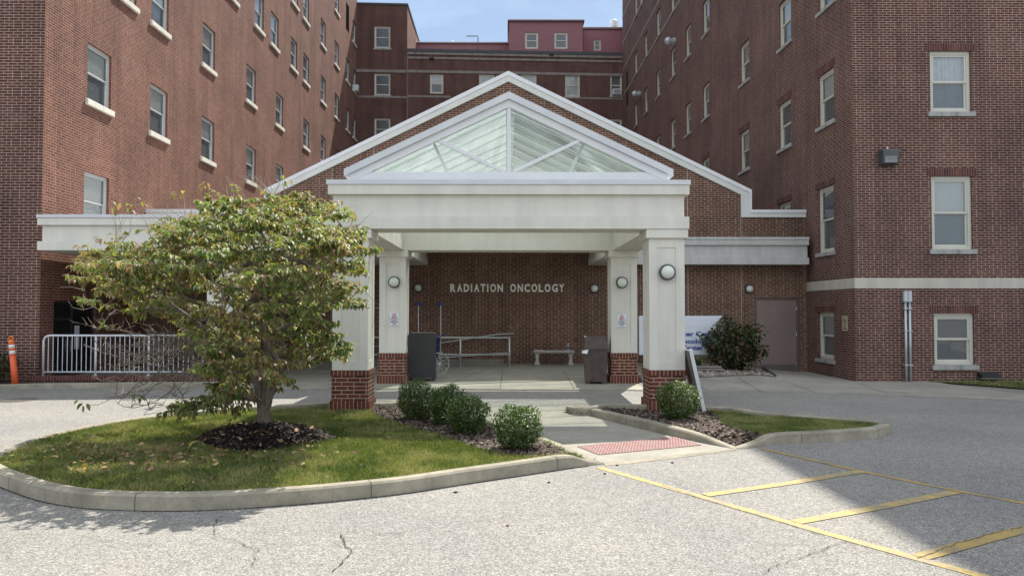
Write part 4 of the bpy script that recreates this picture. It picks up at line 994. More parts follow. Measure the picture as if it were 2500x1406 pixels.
# side return of the rose cladding by the right wing
b = MB(); p0 = onY(1521, 60, 61.0); b.prism([(p0[0], 58.0), (p0[0] + .15, 58.0), (p0[0] + .15, 61.0), (p0[0], 61.0)], zr - .3, p0[2] + 1.0, 'z'); b.build('side_return', M['siding'], ph2, world=True)
p = onY(1103, 104, 63.0); t = thing('roof_ventilator', 'small round metal turbine vent above the low rose roof strip', 'vent', (p[0], 63.5, zz3 + .17))
b = MB(); b.lathe([(.16, 0), (.16, .2)], n=14); b.build('neck', M['galv'], t); b = MB(); b.lathe([(.2, .2), (.27, .3), (.28, .42), (.22, .55), (.08, .62)], n=14); b.build('head', M['galv'], t)
p = onY(1028, 100, 64.0); t = thing('roof_hatch', 'small grey box vent behind the tower on the rear roof', 'vent', (p[0], 64, zz3 + .1))
b = MB(); b.prism([(-.3, 0), (.3, 0), (.36, .62), (-.36, .62)], -.3, .3, 'y'); b.build('box', M['galv'], t); b = MB(); b.box(-.4, .4, -.35, .35, .62, .68); b.build('lid', M['cap'], t)
p = onY(1167, 122, 57.5); zt2 = onY(1167, 89, 57.5)[2]; xh = onY(1139, 89, 57.5)[0]
t = thing('roof_davit', 'thin bent metal mast on the rear roof pointing left', 'mast', (p[0], 57.5, zr))
b = MB(); b.tube([(0, 0, 0), (0, 0, zt2 - zr - .05), (-.05, 0, zt2 - zr), (xh - p[0], 0, zt2 - zr)], .035, 6); b.build('mast', M['ring'], t)
b = MB(); b.lathe([(.42, 0), (.4, .1), (.25, .24), (.06, .3)], (-.2, 0, 0), 14); b.build('base_drum', M['ring'], t)
p = onY(1504, 72, 60.5); t = thing('roof_exhaust_fan', 'pale mushroom shaped exhaust fan on the roof beside the right wing', 'vent', (p[0], 61.6, zz2 + .1))
b = MB(); b.lathe([(.3, 0), (.3, .3)], n=16); b.build('curb', M['galv'], t); b = MB(); b.lathe([(.45, .22), (.48, .34), (.36, .4), (.3, .75), (.36, .8), (.3, .86), (.05, .88)], n=16); b.build('cowl', M['white_metal'], t)

# ---- entrance building with the brick gable
GY = 23.3; cx = .04
eb = thing('entrance_building', 'low brick entrance building with a wide white edged gable behind the portico', 'building', (cx, GY, 0))
DA = onY(1845, 903, GY); DB = onY(1950, 727, GY)
ex0 = -11.15; ex1 = 9.26
dz0 = -.20
facade(eb, 'brick_wall', (ex0, GY), (ex1, GY), -.5, 4.62, [(DA[0] - ex0, DB[0] - ex0, dz0 - .05, DB[2])], M['brick_ent'], .12)
S_ = .4885
b = MB(); b.poly([(cx - 7.3, GY, 4.62), (cx + 7.3, GY, 4.62), (cx + 7.3, GY, 5.35), (cx, GY, 8.92), (cx - 7.3, GY, 5.35)]); b.build('brick_gable', M['brick_ent'], eb, world=True)
for sgn in (-1, 1):
    X = lambda v: cx + sgn * v
    def pr(pts, y0, y1, mat, nm_):
        q = [(X(a), c) for a, c in pts]; q = q if sgn > 0 else q[::-1]
        b = MB(); b.prism(q, y0, y1); return b.build(nm_, M[mat], eb, world=True)
    pr([(0, 8.81), (7.175, 5.305), (7.175, 4.61), (7.45, 4.61), (7.45, 5.36), (0, 9.0)], GY - .07, GY + .05, 'coping', 'rake_trim')
    pr([(0, 9.0), (7.45, 5.36), (7.47, 5.47), (0, 9.13)], GY - .10, GY + .35, 'white_metal', 'rake_cap')
    pr([(7.45, 4.84), (7.5, 4.84), (7.5, 5.455), (7.47, 5.47), (7.45, 5.36)], GY - .10, GY + .35, 'white_metal', 'rake_cap')
    end = (ex1 - cx - .04) if sgn > 0 else (cx - ex0 - .03)
    pr([(7.45, 4.61), (end, 4.61), (end, 4.745), (7.45, 4.745)], GY - .07, GY + .05, 'coping', 'low_trim')
    pr([(7.45, 4.745), (end, 4.745), (end, 4.84), (7.5, 4.84), (7.45, 4.84)], GY - .10, GY + .35, 'white_metal', 'low_cap')
b = MB(); b.poly([(cx - 7.4, GY + .3, 5.36), (cx, GY + .3, 8.98), (cx, 44, 8.98), (cx - 7.4, 44, 5.36)][::-1]); b.poly([(cx, GY + .3, 8.98), (cx + 7.4, GY + .3, 5.36), (cx + 7.4, 44, 5.36), (cx, 44, 8.98)][::-1]); b.build('roof', M['roofing'], eb, world=True)
b = MB(); b.box(ex0, ex1 - .3, GY + .36, 44, 4.3, 4.6); b.build('low_roof', M['roofing'], eb, world=True)
for x in (-4.12, 7.22, 5.57, -5.4): 
    zt = 4.6 if abs(x) > 7.17 else 8.9 - abs(x) * S_ - .05
    b = MB(); b.box(x - .006, x + .006, GY - .003, GY, -.1, zt); b.build('control_joint', M['stone'], eb, world=True)
# brick soldier row at the wall foot under the canopy
# door
t = MB(); fwd = .055
x0, x1, z1 = DA[0] + .003, DB[0] - .003, DB[2] - .003
t.box(x0, x0 + fwd, GY + .03, GY + .11, dz0, z1); t.box(x1 - fwd, x1, GY + .03, GY + .11, dz0, z1); t.box(x0 + fwd, x1 - fwd, GY + .03, GY + .11, z1 - fwd, z1)
dframe = t.build('door_frame', M['doorframe'], eb, world=True)
leaf = MB(); leaf.bbox(x0 + fwd + .004, x1 - fwd - .004, GY + .05, GY + .095, dz0 + .02, z1 - fwd - .004, .003)
dl = leaf.build('door', M['door'], eb, world=True)
k = MB(); k.box(x0 + fwd + .03, x1 - fwd - .03, GY + .046, GY + .05, dz0 + .04, dz0 + .28); k.build('kick_plate', M['doorframe'], dl)
hb = MB(); hx = onY(1852, 823, GY); hb.bbox(hx[0] - .03, hx[0] + .03, GY + .035, GY + .05, hx[2] - .1, hx[2] + .1, .004); hb.tube([(hx[0], GY + .04, hx[2]), (hx[0], GY - .01, hx[2]), (hx[0] + .13, GY - .015, hx[2])], .012, 8)
hb.build('handle', M['chrome'], dl)
for z_ in (.05, .95, 1.75): hb = MB(); hb.tube([(x1 - fwd - .006, GY + .04, z_), (x1 - fwd - .006, GY + .04, z_ + .11)], .011, 8); hb.build('hinge', M['chrome'], dl)
b = MB(); b.box(x0, x1, GY - .02, GY + .1, dz0 - .04, dz0 + .012); b.build('threshold', M['alu'], eb, world=True)

# stucco bands with the profile shared by portico and canopies
ZB = (3.12, 3.325, 3.70, 3.865, 3.945)
def profile(parent, x0, x1, y0, y1, pf=1, pb_=1, pl=1, pr_=1, names=('lower_moulding', 'fascia', 'cornice', 'coping'), mats=('stucco', 'stucco', 'stucco', 'cap'), ext=None):
    for i, (pj, nm_) in enumerate(zip((.07, 0, .075, .095), names)):
        b = MB(); b.bbox(x0 - pj * pl, x1 + pj * pr_, y0 - pj * pf, y1 + pj * pb_, ZB[i] + (.001 if i else 0), ZB[i + 1], .006); b.build(nm_, M[mats[i]], parent, world=True)
# ---- portico
PX = .03
po = thing('entrance_portico', 'pale stucco portico on four square columns with a glass gable on top', 'portico', (PX, 15.4, .03))
HO = 2.975; HI = 2.42; Y0, Y1, Y2, Y3 = 12.8, 13.4, 17.35, 17.98
def ringprof(i, pj, inn):
    b = MB(); xo, xi = HO + pj, HI - inn; yf, yb = Y0 - pj, Y3 + pj; yfi, ybi = Y1 + inn, Y2 - inn; e = .0
    z0, z1 = ZB[i] + (.001 if i else 0), ZB[i + 1]
    O = [(PX - xo, yf), (PX + xo, yf), (PX + xo, yb), (PX - xo, yb)]; I = [(PX - xi, yfi), (PX + xi, yfi), (PX + xi, ybi), (PX - xi, ybi)]
    for k in range(4):
        a, c = O[k], O[(k + 1) % 4]; d, f = I[k], I[(k + 1) % 4]
        b.poly([(*a, z0), (*c, z0), (*c, z1), (*a, z1)]); b.poly([(*f, z0), (*d, z0), (*d, z1), (*f, z1)])
        b.poly([(*a, z1), (*c, z1), (*f, z1), (*d, z1)]); b.poly([(*c, z0), (*a, z0), (*d, z0), (*f, z0)])
    return b
for i, (pj, inn, nm_, mt) in enumerate(((.07, .03, 'lower_moulding', 'stucco'), (0, 0, 'fascia', 'stucco'), (.075, 0, 'cornice', 'stucco'), (.095, .0, 'coping', 'cap'))):
    ringprof(i, pj, inn).build(nm_, M[mt], po, world=True)
CW = .6
def column(parent, x, yf, z0, ztop=3.12, base_h=.695, cap=True):
    t = z0 + base_h; c = CW / 2; b = MB(); ps = .148; ins = .014
    # shaft: a core set back behind corner posts and bands, which leaves a sunk panel on each face
    y0, y1 = yf, yf + CW; yc = yf + c; zc = ztop - .16
    b.box(x - c + ins, x + c - ins, y0 + ins, y1 - ins, t, zc)
    for sx in (-1, 1):
        for sy in (-1, 1):
            xa, xb = sorted((x + sx * c, x + sx * (c - ps))); ya, yb = sorted((yc + sy * c, yc + sy * (c - ps))); b.box(xa, xb, ya, yb, t, zc)
    for (a, d) in ((t, t + .15), (zc - .15, zc)):
        b.box(x - c + ps, x + c - ps, y0, y0 + .1, a, d); b.box(x - c + ps, x + c - ps, y1 - .1, y1, a, d)
        b.box(x - c, x - c + .1, y0 + ps, y1 - ps, a, d); b.box(x + c - .1, x + c, y0 + ps, y1 - ps, a, d)
    o = b.build('column', M['stucco'], parent, world=True)
    if cap:
        b = MB(); b.bbox(x - c - .055, x + c + .055, y0 - .055, y1 + .055, zc, ztop - .001, .012); b.build('capital', M['stucco'], o)
    b = MB(); b.box(x - c - .006, x + c + .006, y0 - .006, y1 + .006, z0 + .18, t - .09); b.build('brick_pier', M['brick_col'], o)
    b = MB(); b.box(x - c - .022, x + c + .022, y0 - .022, y1 + .022, t - .09, t); b.build('rowlock_cap', M['soldier_col'], o)
    b = MB(); b.box(x - c - .036, x + c + .036, y0 - .036, y1 + .036, z0 - .12, z0 + .18); b.build('soldier_plinth', M['soldier_col'], o)
    return o
for sx in (-1, 1):
    column(po, PX + sx * (HO - CW / 2), Y0, .045); column(po, PX + sx * (HO - CW / 2 - .02), Y2 + .02, .075)
# skylight
sk = MB(); SW, SZ0, SZ1, SYa, SYb = 2.72, 4.07, 5.36, 12.98, 20.6
sk.box(PX - SW + .02, PX + SW - .02, SYa - .06, SYa + .04, 3.946, SZ0 - .002); sk.box(PX - SW + .02, PX + SW - .02, SYb - .05, SYb + .05, 3.946, SZ0 - .002)
sk.box(PX - SW + .02, PX - SW + .14, SYa + .04, SYb - .05, 3.946, SZ0 - .002); sk.box(PX + SW - .14, PX + SW - .02, SYa + .04, SYb - .05, 3.946, SZ0 - .002)
sky_o = sk.build('skylight', M['white_metal'], po, world=True)
sl_ = (SZ1 - SZ0) / SW
M['raft'] = plain('skylight_rafter', (.55, .6, .61), .5)
def rafter(y0, y1, t, drop=0, nm_='rafter', ends=0, mat='raft'):
    b = MB()
    for s in (-1, 1):
        q = [(PX, SZ1 - drop), (PX + s * (SW + ends), SZ0 - drop - ends * sl_), (PX + s * (SW + ends), max(3.947, SZ0 - drop - t - ends * sl_)), (PX, SZ1 - drop - t)]
        if SZ0 - drop - t - ends * sl_ < 3.947: q.insert(3, (PX + s * (SZ1 - drop - t - 3.947) / sl_, 3.947))
        b.prism(q if s < 0 else q[::-1], y0, y1)
    return b.build(nm_, M[mat], sky_o)
rafter(SYa - .066, SYa + .03, .13, -.004, 'gable_frame', .0, 'white_metal')
rafter(SYa - .12, SYa + .25, .12, -.125, 'gable_cap', .09, 'cap')
rafter(SYb - .03, SYb + .06, .13, -.02, 'gable_frame', 0, 'white_metal')
for i in range(9): rafter(SYa + .72 + i * .78, SYa + .75 + i * .78, .03, .012)
b = MB(); b.box(PX - .032, PX + .032, SYa - .05, SYa + .02, SZ0, SZ1 - .09)
for s in (-1, 1):
    a = Vector((PX + s * 1.27, SZ1 - 1.27 * sl_ - .07)); c = Vector((PX + s * .07, SZ0 + .05)); d = (c - a).normalized(); n_ = Vector((-d.y, d.x)) * .027
    q = [a - n_, c - n_, c + n_, a + n_]; b.prism([tuple(v) for v in q], SYa - .045, SYa + .015)
b.box(PX - SW + .1, PX - .035, SYa - .05, SYa + .02, SZ0, SZ0 + .045); b.box(PX + .035, PX + SW - .1, SYa - .05, SYa + .02, SZ0, SZ0 + .045)
b.build('mullion', M['white_metal'], sky_o)
b = MB(); b.box(PX - .04, PX + .04, SYa + .26, SYb - .05, SZ1 - .1, SZ1 + .02); b.build('ridge_bar', M['white_metal'], sky_o)
b = MB()
for s in (-1, 1):
    b.tube([(PX + s * 1.32, SYa + .35, SZ1 - 1.32 * sl_ - .05), (PX + s * 1.02, SYa + .4, SZ0 - .02)], .035, 4)
b.build('brace', M['cap'], sky_o)
b = MB(); b.poly([(PX - SW, SYa - .01, SZ0), (PX + SW, SYa - .01, SZ0), (PX, SYa - .01, SZ1)]); b.build('gable_pane', M['sky_front'], sky_o)
b = MB(); b.poly([(PX - SW, SYb, SZ0), (PX + SW, SYb, SZ0), (PX, SYb, SZ1)]); b.build('gable_pane', M['sky_roof'], sky_o)
for s in (-1, 1):
    for i in range(6):
        ya, yb = SYa + .1 + i * 1.24, SYa + .1 + (i + 1) * 1.24
        b = MB(); b.poly([(PX, ya, SZ1 + .005), (PX + s * SW, ya, SZ0 + .005), (PX + s * SW, yb, SZ0 + .005), (PX, yb, SZ1 + .005)]); b.build('roof_pane', M['sky_roof'], sky_o)

# ---- canopies
ca = thing('entrance_canopy', 'long pale stucco canopy running left from the portico to the sunlit wing', 'canopy', (-7, 20, 3.1))
profile(ca, -10.72, -3.16, 17.5, 23.19, pb_=0, pr_=0)
column(ca, -6.66, 17.62, .06)
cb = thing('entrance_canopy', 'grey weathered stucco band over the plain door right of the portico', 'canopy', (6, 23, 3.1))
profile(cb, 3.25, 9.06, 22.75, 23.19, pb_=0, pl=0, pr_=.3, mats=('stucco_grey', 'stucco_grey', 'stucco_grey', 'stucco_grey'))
cc = thing('entrance_canopy', 'short link canopy between the rear portico columns and the brick wall', 'canopy', (0, 20, 3.1))
profile(cc, -3.02, -2.45, 18.09, 23.19, pf=0, pb_=0, pl=0, pr_=.4); profile(cc, 2.51, 3.08, 18.09, 23.19, pf=0, pb_=0, pl=.4, pr_=.4)
b = MB(); b.box(-2.44, 2.5, 20.6, 23.19, 3.70, 3.90); b.build('soffit', M['stucco'], cc, world=True)

# ================================================================== OBJECTS
# wall lettering, one raised letter per part
lt = thing('wall_lettering', 'raised pale letters RADIATION ONCOLOGY on the brick wall under the portico', 'lettering', (0, GY, 2.32))
def letters():
    s = 'RADIATION ONCOLOGY'; adv = {'I': .118, ' ': .20, 'R': .232, 'A': .236, 'D': .238, 'T': .212, 'O': .258, 'N': .240, 'C': .245, 'L': .205, 'G': .252, 'Y': .225}
    tot = sum(adv[c] for c in s); a = onY(1098, 700, GY)[0]; z = onY(1098, 700, GY)[0]; c1 = onY(1379, 700, GY)[0]; k = (c1 - a) / tot; x = a
    for ch in s:
        w_ = adv[ch] * k
        if ch != ' ':
            o = text_obj('letter', ch, .325, M['letter'], lt, (x + w_ / 2, -.035, -.002), .02, .012, width=w_ * (.80 if ch != 'I' else .42))
        x += w_
letters()
# round bulkhead lamps
def lamp(px, py, Y, dia, label, square=False, group='round wall lamps'):
    p = onY(px, py, Y); t = thing('wall_lamp', label, 'wall lamp', (p[0], Y, p[2]), 0, group); r = dia / 2
    b = MB(); b.lathe([(r * .9, 0), (r, .02), (r, .07), (r * .93, .09), (r * .84, .09), (r * .84, .06)], n=32, axis='y'); b.build('ring', M['ring'], t)
    b = MB(); b.lathe([(r * .83, .065), (r * .80, .095), (r * .66, .125), (r * .4, .145), (r * .12, .153), (.002, .154)], n=32, axis='y'); b.build('lens', M['lens'], t, True)
    if square: b = MB(); b.bbox(-r * .62, r * .62, -.05, 0, -r * 1.12, r * 1.12, .01); b.build('back_box', M['black'], t)
lamp(1628, 665, Y0, .275, 'round lamp on the front right portico column, the largest in view')
lamp(963, 689, Y2 + .02, .268, 'round lamp on the rear left portico column above the 10 minute sign')
lamp(1517.5, 690, Y2 + .02, .268, 'round lamp on the rear right portico column above the 10 minute sign')
lamp(1021.5, 703, GY, .262, 'small round lamp on the brick wall left of the raised letters', True)
lamp(1450.5, 704.5, GY, .262, 'small round lamp on the brick wall right of the raised letters', True)
lamp(1828.5, 705.5, GY, .262, 'small round lamp on the brick above the taupe door', True)
# 10 minute signs
def minute(px, py, label):
    p = onY(px, py, Y2 + .01); t = thing('parking_time_sign', label, 'sign', (p[0], p[1], p[2]), 0, '10 minute parking signs on the rear columns')
    b = MB(); b.bbox(-.108, .108, -.0, .008, -.143, .143, .003); b.build('plate', M['sign'], t)
    text_obj('wording', '10', .085, M['red'], t, (0, -.002, .072), .001, .002)
    text_obj('wording', 'MINUTE', .032, M['red'], t, (0, -.002, .043), .001, .0005); text_obj('wording', 'PARKING', .032, M['red'], t, (0, -.002, .015), .001, .0005)
    b = MB(); b.box(-.1, .1, -.003, -.001, -.001, .004); b.build('rule', M['ink'], t)
    for k, s in enumerate(('PATIENT', 'DISCHARGE', 'AREA')): text_obj('wording', s, .034, M['ink'], t, (0, -.002, -.043 - k * .036), .001, .0008)
minute(962.5, 779, 'white 10 minute patient discharge sign on the rear left column')
minute(1518, 783, 'white 10 minute patient discharge sign on the rear right column')
# stone bench, bottle, papers
p0 = onG(1310, 889); bz = g(0, 22.9) + .022
bx = onY(1352, 860, 22.75)[0]
t = thing('stone_bench', 'pale cast stone bench against the brick wall under the letters', 'bench', (bx, 22.75, bz))
b = MB(); b.bbox(-.62, .62, -.19, .19, .36, .435, .018); b.build('seat', M['bench'], t)
for s in (-1, 1):
    b = MB(); x = s * .5
    b.bbox(x - .085, x + .085, -.15, .15, 0, .05, .01); b.prism([(x - .07, .05), (x + .07, .05), (x + .045, .12), (x + .04, .2), (x + .06, .3), (x + .08, .36), (x - .08, .36), (x - .06, .3), (x - .04, .2), (x - .045, .12)], -.13, .13)
    b.build('leg', M['bench'], t)
q = onY(1387, 857, 22.7); t = thing('water_bottle', 'clear plastic bottle with a purple label standing on the stone bench', 'bottle', (q[0], 22.7, bz + .435))
b = MB(); b.lathe([(.031, 0), (.034, .01), (.034, .13), (.03, .16), (.012, .19), (.012, .2)], n=14); b.build('bottle', M['water'], t, True)
b = MB(); b.lathe([(.0355, .05), (.0355, .11)], n=14); b.build('label', M['navy'], t); b = MB(); b.lathe([(.015, .2), (.015, .22)], n=10); b.build('cap', M['sign'], t)
q = onY(1317, 856, 22.7); t = thing('paper_stack', 'loose papers lying on the left end of the stone bench', 'papers', (q[0], 22.7, bz + .4355))
b = MB(); b.bbox(-.14, .13, -.1, .1, 0, .012, .002); b.build('lower_sheets', M['sign'], t); b = MB(); b.bbox(-.06, .1, -.08, .06, .013, .025, .002); b.build('red_booklet', M['red'], t)
# brown waste bin
q = onG(1456, 937, .022); t = thing('waste_bin', 'brown plastic waste bin with a sloped hood by the rear right column', 'waste bin', (q[0], 17.45, g(q[0], 17.4) + .022), R(-3))
b = MB(); n_ = 4
def frus(b, x0, x1, y0, y1, z0, X0, X1, Y0_, Y1_, z1):
    k = len(b.v); b.v += [(x0, y0, z0), (x1, y0, z0), (x1, y1, z0), (x0, y1, z0), (X0, Y0_, z1), (X1, Y0_, z1), (X1, Y1_, z1), (X0, Y1_, z1)]
    for f in ((3, 2, 1, 0), (4, 5, 6, 7), (0, 1, 5, 4), (1, 2, 6, 5), (2, 3, 7, 6), (3, 0, 4, 7)): b.f.append(tuple(k + i for i in f)); b.m.append(0)
frus(b, -.235, .235, -.235, .235, .05, -.262, .262, -.262, .262, .76); b.build('body', M['brown'], t)
b = MB(); [b.box(a, a + .09, -.22, .22, 0, .05) for a in (-.22, .13)]; b.build('foot', M['brown'], t)
b = MB(); b.bbox(-.285, .285, -.285, .285, .76, .80, .01); b.build('rim', M['brown'], t)
b = MB(); b.prism([(-.285, .80), (.285, .80), (.285, .93), (.21, 1.07), (-.02, 1.085), (-.2, 1.06)], -.255, .255, 'x'); b.build('hood', M['brown'], t)
b = MB(); b.poly([(-.30, -.27, .755), (-.17, -.30, .78), (-.2, -.305, .68), (-.31, -.28, .7)]); b.poly([(-.31, -.28, .76), (-.31, -.1, .77), (-.315, -.1, .66), (-.315, -.27, .69)]); b.build('liner_corner', M['curtain'], t)
# black cart
q = onG(1030, 929, .022); t = thing('storage_cart', 'tall black rounded plastic cart on castors by the rear left column', 'cart', (q[0], 18.05, g(q[0], 18) + .022), R(4))
b = MB(); P_ = []
w2 = .325
for cxx, czz, a0 in ((w2 - .07, 1.06, 0), (-w2 + .07, 1.06, 90)):
    for k in range(6): a = R(a0 + k * 18); P_.append((cxx + .07 * math.cos(a), czz + .07 * math.sin(a)))
P_ += [(-w2 + .01, .11), (w2 - .01, .11)]
b.prism(P_, -.26, .26); b.build('body', M['black'], t)
b = MB(); b.bbox(-w2 - .01, w2 + .01, -.275, .275, .075, .112, .008); b.build('base', M['black'], t)
for x in (-.26, .26):
    for y in (-.2, .2):
        b = MB(); b.lathe([(.035, -.018), (.035, .018)], (x, y, .035), 12, 'x'); b.box(x - .022, x + .022, y - .015, y + .015, .04, .078); b.build('castor', M['ring'], t)
# transport wheelchairs parked behind the cart
def wheelchair(px, Y, rz, label, face):
    x = onY(px, 800, Y)[0]; t = thing('wheelchair', label, 'wheelchair', (x, Y, g(x, Y) + .022), rz, 'wheelchairs with tall poles behind the cart')
    for s in (-1, 1):
        f = MB(); X = s * .23
        f.tube([(X, -.42, .12), (X, -.3, .45), (X, .05, .47), (X, .12, .98), (X, .3, 1.0)], .013, 8); f.tube([(X, -.25, .45), (X, -.25, .70), (X, .08, .72)], .012, 8); f.tube([(X, -.3, .25), (X, .06, .22), (X, .06, .47)], .012, 8)
        f.build('side_frame', M['navy'], t)
        f = MB(); f.tube([(s * .28, .06 + .278 * math.cos(a), .285 + .278 * math.sin(a)) for a in np.linspace(0, 2 * math.pi, 33)], .012, 6); f.lathe([(.04, -.03), (.04, .03)], (s * .28, .06, .285), 10, 'x')
        for k in range(6): a = math.pi * k / 6; f.tube([(s * .28, .06 + .27 * math.cos(a), .285 + .27 * math.sin(a)), (s * .28, .06 - .27 * math.cos(a), .285 - .27 * math.sin(a))], .006, 4)
        f.build('wheel', M['galv'], t)
        f = MB(); f.lathe([(.07, -.014), (.07, .014)], (s * .23, -.36, .07), 14, 'x'); f.build('front_castor', M['black'], t)
        f = MB(); f.bbox(s * .23 - .03, s * .23 + .03, -.2, .1, .725, .75, .006); f.build('armrest', M['navy'], t)
        f = MB(); f.tube([(X, .2, 1.0), (X, .33, 1.0)], .02, 8); f.build('grip', M['navy'], t)
    b = MB(); b.bbox(-.21, .21, -.28, .1, .45, .475, .006); b.build('seat', M['navy'], t)
    b = MB(); b.prism([(.075, .5), (.13, .95), (.145, .95), (.09, .5)], -.21, .21, 'x'); b.build('backrest', M['navy'], t)
    b = MB(); b.box(-.03, .03, .13, .16, .62, .66); b.build('tab', M['yplas'], t)
    b = MB(); b.tube([(.2, .14, .3), (.2, .14, 1.78)], .012, 8); b.build('pole', M['galv'], t)
    b = MB()
    for k in range(4): a = math.pi / 2 * k + .4; b.tube([(.2, .14, 1.78), (.2 + .13 * math.cos(a), .14 + .13 * math.sin(a), 1.80), (.2 + .15 * math.cos(a), .14 + .15 * math.sin(a), 1.83)], .018, 6)
    b.lathe([(.05, 1.76), (.05, 1.84)], (.2, .14, 0), 10); b.build('pole_top', M['navy'], t)
wheelchair(1056, 19.5, R(-62), 'blue wheelchair partly showing right of the black cart', 1)
wheelchair(1000, 19.9, R(-50), 'blue wheelchair almost wholly hidden behind the black cart', 1)
# ramp rails in the middle
def rail_pt(px, py, Y): return onY(px, py, Y)
rl = thing('handrail', 'grey metal handrail of the wall ramp left of the stone bench', 'handrail', (-2, 21.8, g(0, 21.8) + .02))
b = MB(); yr = 21.75
A = onY(500, 822, yr); Bp = onY(1248, 824.5, yr)
b.tube([(A[0], yr, .985), (Bp[0] - .03, yr, Bp[2])], .027, 8); A2 = onY(500, 866, yr); B2 = onY(1244, 865, yr); b.tube([(A2[0], yr, A2[2]), (B2[0], yr, B2[2])], .021, 8)
b.build('rail', M['alu'], rl, True, world=True)
for px in (1124, 1243.5, 765, 560):
    x = onY(px, 860, yr)[0]; b = MB(); b.tube([(x, yr, g(x, yr) + .02), (x, yr, Bp[2] - .005)], .027, 8); b.lathe([(.05, 0), (.05, .012)], (x, yr, g(x, yr) + .022), 12); b.build('post', M['alu'], rl, True, world=True)
rl2 = thing('handrail', 'sloping grey metal handrail fixed along the brick wall behind the ramp rail', 'handrail', (-2, 23.1, .9))
b = MB(); yw = 23.14
b.tube([(-5.8, yw, .56), onY(1065, 839, yw), onY(1215, 816, yw), onY(1256, 814.5, yw)], .024, 8); b.tube([(-5.8, yw, .02), onY(1065, 874, yw), onY(1240, 861, yw)], .02, 8)
b.build('rail', M['alu'], rl2, True, world=True)
b = MB()
for px in (1100, 1180, 1243): q = onY(px, 840, yw); b.tube([(q[0], 23.3, q[2] - .02 + (px - 1100) * .0008), (q[0], yw, q[2] + (px - 1100) * .0013)], .012, 6)
b.build('bracket', M['alu'], rl2, world=True)
q0, q1 = onY(1070, 890, 22.0), onY(1229, 890, 22.0); q9 = onY(540, 890, 22.0)
b = MB(); b.bbox(q9[0], q1[0], 21.95, 22.1, g(0, 22), g(0, 22) + .235, .012); o = b.build('ramp_kerb', M['oldcon'])
tag(o, 'low grey concrete upstand at the foot of the ramp handrail', 'low wall')
# left railing on its low brick wall
lwz = .225
q0 = onY(100, 912, 17.75); xw1 = onY(545, 912, 17.75)[0]
lb = thing('low_brick_wall', 'low brick kerb wall carrying the white railing on the left', 'low wall', ((q0[0] + xw1) / 2, 17.75, 0))
b = MB(); b.box(-11.12, xw1, 17.66, 17.90, -.1, lwz - .1); b.build('courses', M['brick_wing'], lb, world=True)
b = MB(); b.box(-11.13, xw1 + .01, 17.645, 17.91, lwz - .1, lwz); b.build('rowlock_top', M['soldier'], lb, world=True)
ra = thing('railing', 'white metal railing with thin upright bars on the low brick wall', 'railing', (-9, 17.77, lwz))
yr = 17.77; zt = onY(300, 819, yr)[2]; zl = onY(300, 905, yr)[2]; xa = onY(106, 880, yr)[0]; xe = onY(497, 880, yr)[0]
b = MB(); b.tube([(xa, yr, lwz), (xa, yr, zt - .12), (xa + .035, yr, zt - .035), (xa + .12, yr, zt), (xe, yr, zt)], .026, 8)
b.build('top_rail', M['rail'], ra, True, world=True)
b = MB(); b.tube([(xa, yr, lwz + .085), (xe, yr, lwz + .085)], .019, 8); b.build('bottom_rail', M['rail'], ra, True, world=True)
for px in (233.5, 363, 496):
    x = onY(px, 880, yr)[0]; b = MB(); b.tube([(x, yr, lwz), (x, yr, zt - .01)], .026, 8); b.box(x - .05, x + .05, yr - .04, yr + .04, lwz, lwz + .01); b.build('post', M['rail'], ra, True, world=True)
nb = 34; posts = [onY(p, 880, yr)[0] for p in (106, 233.5, 363, 496)]
for i in range(3):
    for k in range(1, 11):
        x = posts[i] + (posts[i + 1] - posts[i]) * k / 11; b = MB(); b.tube([(x, yr, lwz + .08), (x, yr, zt - .01)], .0095, 6, cap=False); b.build('bar', M['rail'], ra, True, world=True)
# side return of the railing toward the portico (seen through the tree)
# kerb and soil strip at the left
kp = [onG(*p)[:2] for p in ((-200, 962), (-80, 955), (0, 951.5), (120, 948), (300, 946), (480, 945), (540, 945))]
kk, _in = kerb_mesh(cat(kp, 4), [.11] * (4 * 6 + 1), .15, closed=False); tag(kk.build('kerb', M['kerb']), kind='structure')
b = MB(); P_ = cat(kp, 4)
for a, c in zip(P_, P_[1:]): b.poly([(a[0], a[1] + .1, .085), (c[0], c[1] + .1, .085), (c[0], 18.0, .1), (a[0], 18.0, .1)])
tag(b.build('planting_soil', M['mulch']), kind='structure')
b = MB(); b.box(-11.0, xw1, 17.9, 23.28, -.2, .1); tag(b.build('covered_walk', M['concrete']), kind='structure')
# orange delineator post
q = onY(38, 942, 17.15); pz = .045
t = thing('delineator_post', 'leaning orange plastic post with white reflective bands by the left brick corner', 'post', (q[0], 17.15, pz)); t.rotation_euler = (R(-3), R(-8.5), 0)
b = MB(); b.tube([(0, 0, 0), (0, 0, .70)], [.075, .062], 18); b.build('tube', M['orange'], t, True)
for z0 in (.72, .855): b = MB(); b.tube([(0, 0, z0), (0, 0, z0 + .085)], .064, 18); b.build('reflective_band', M['reflect'], t, True)
b = MB(); [b.tube([(0, 0, z), (0, 0, z + dz)], .067, 18) for z, dz in ((.70, .022), (.804, .052), (.94, .03))]; b.build('collar', M['orange'], t, True)
b = MB(); b.tube([(0, 0, .97), (0, 0, 1.03), (0, 0, 1.05)], [.06, .057, .03], 18)
b.tube([(-.042, 0, 1.03), (-.045, 0, 1.11), (-.02, 0, 1.125), (.02, 0, 1.125), (.045, 0, 1.11), (.042, 0, 1.03)], .012, 8); b.build('handle_cap', M['orange2'], t, True)
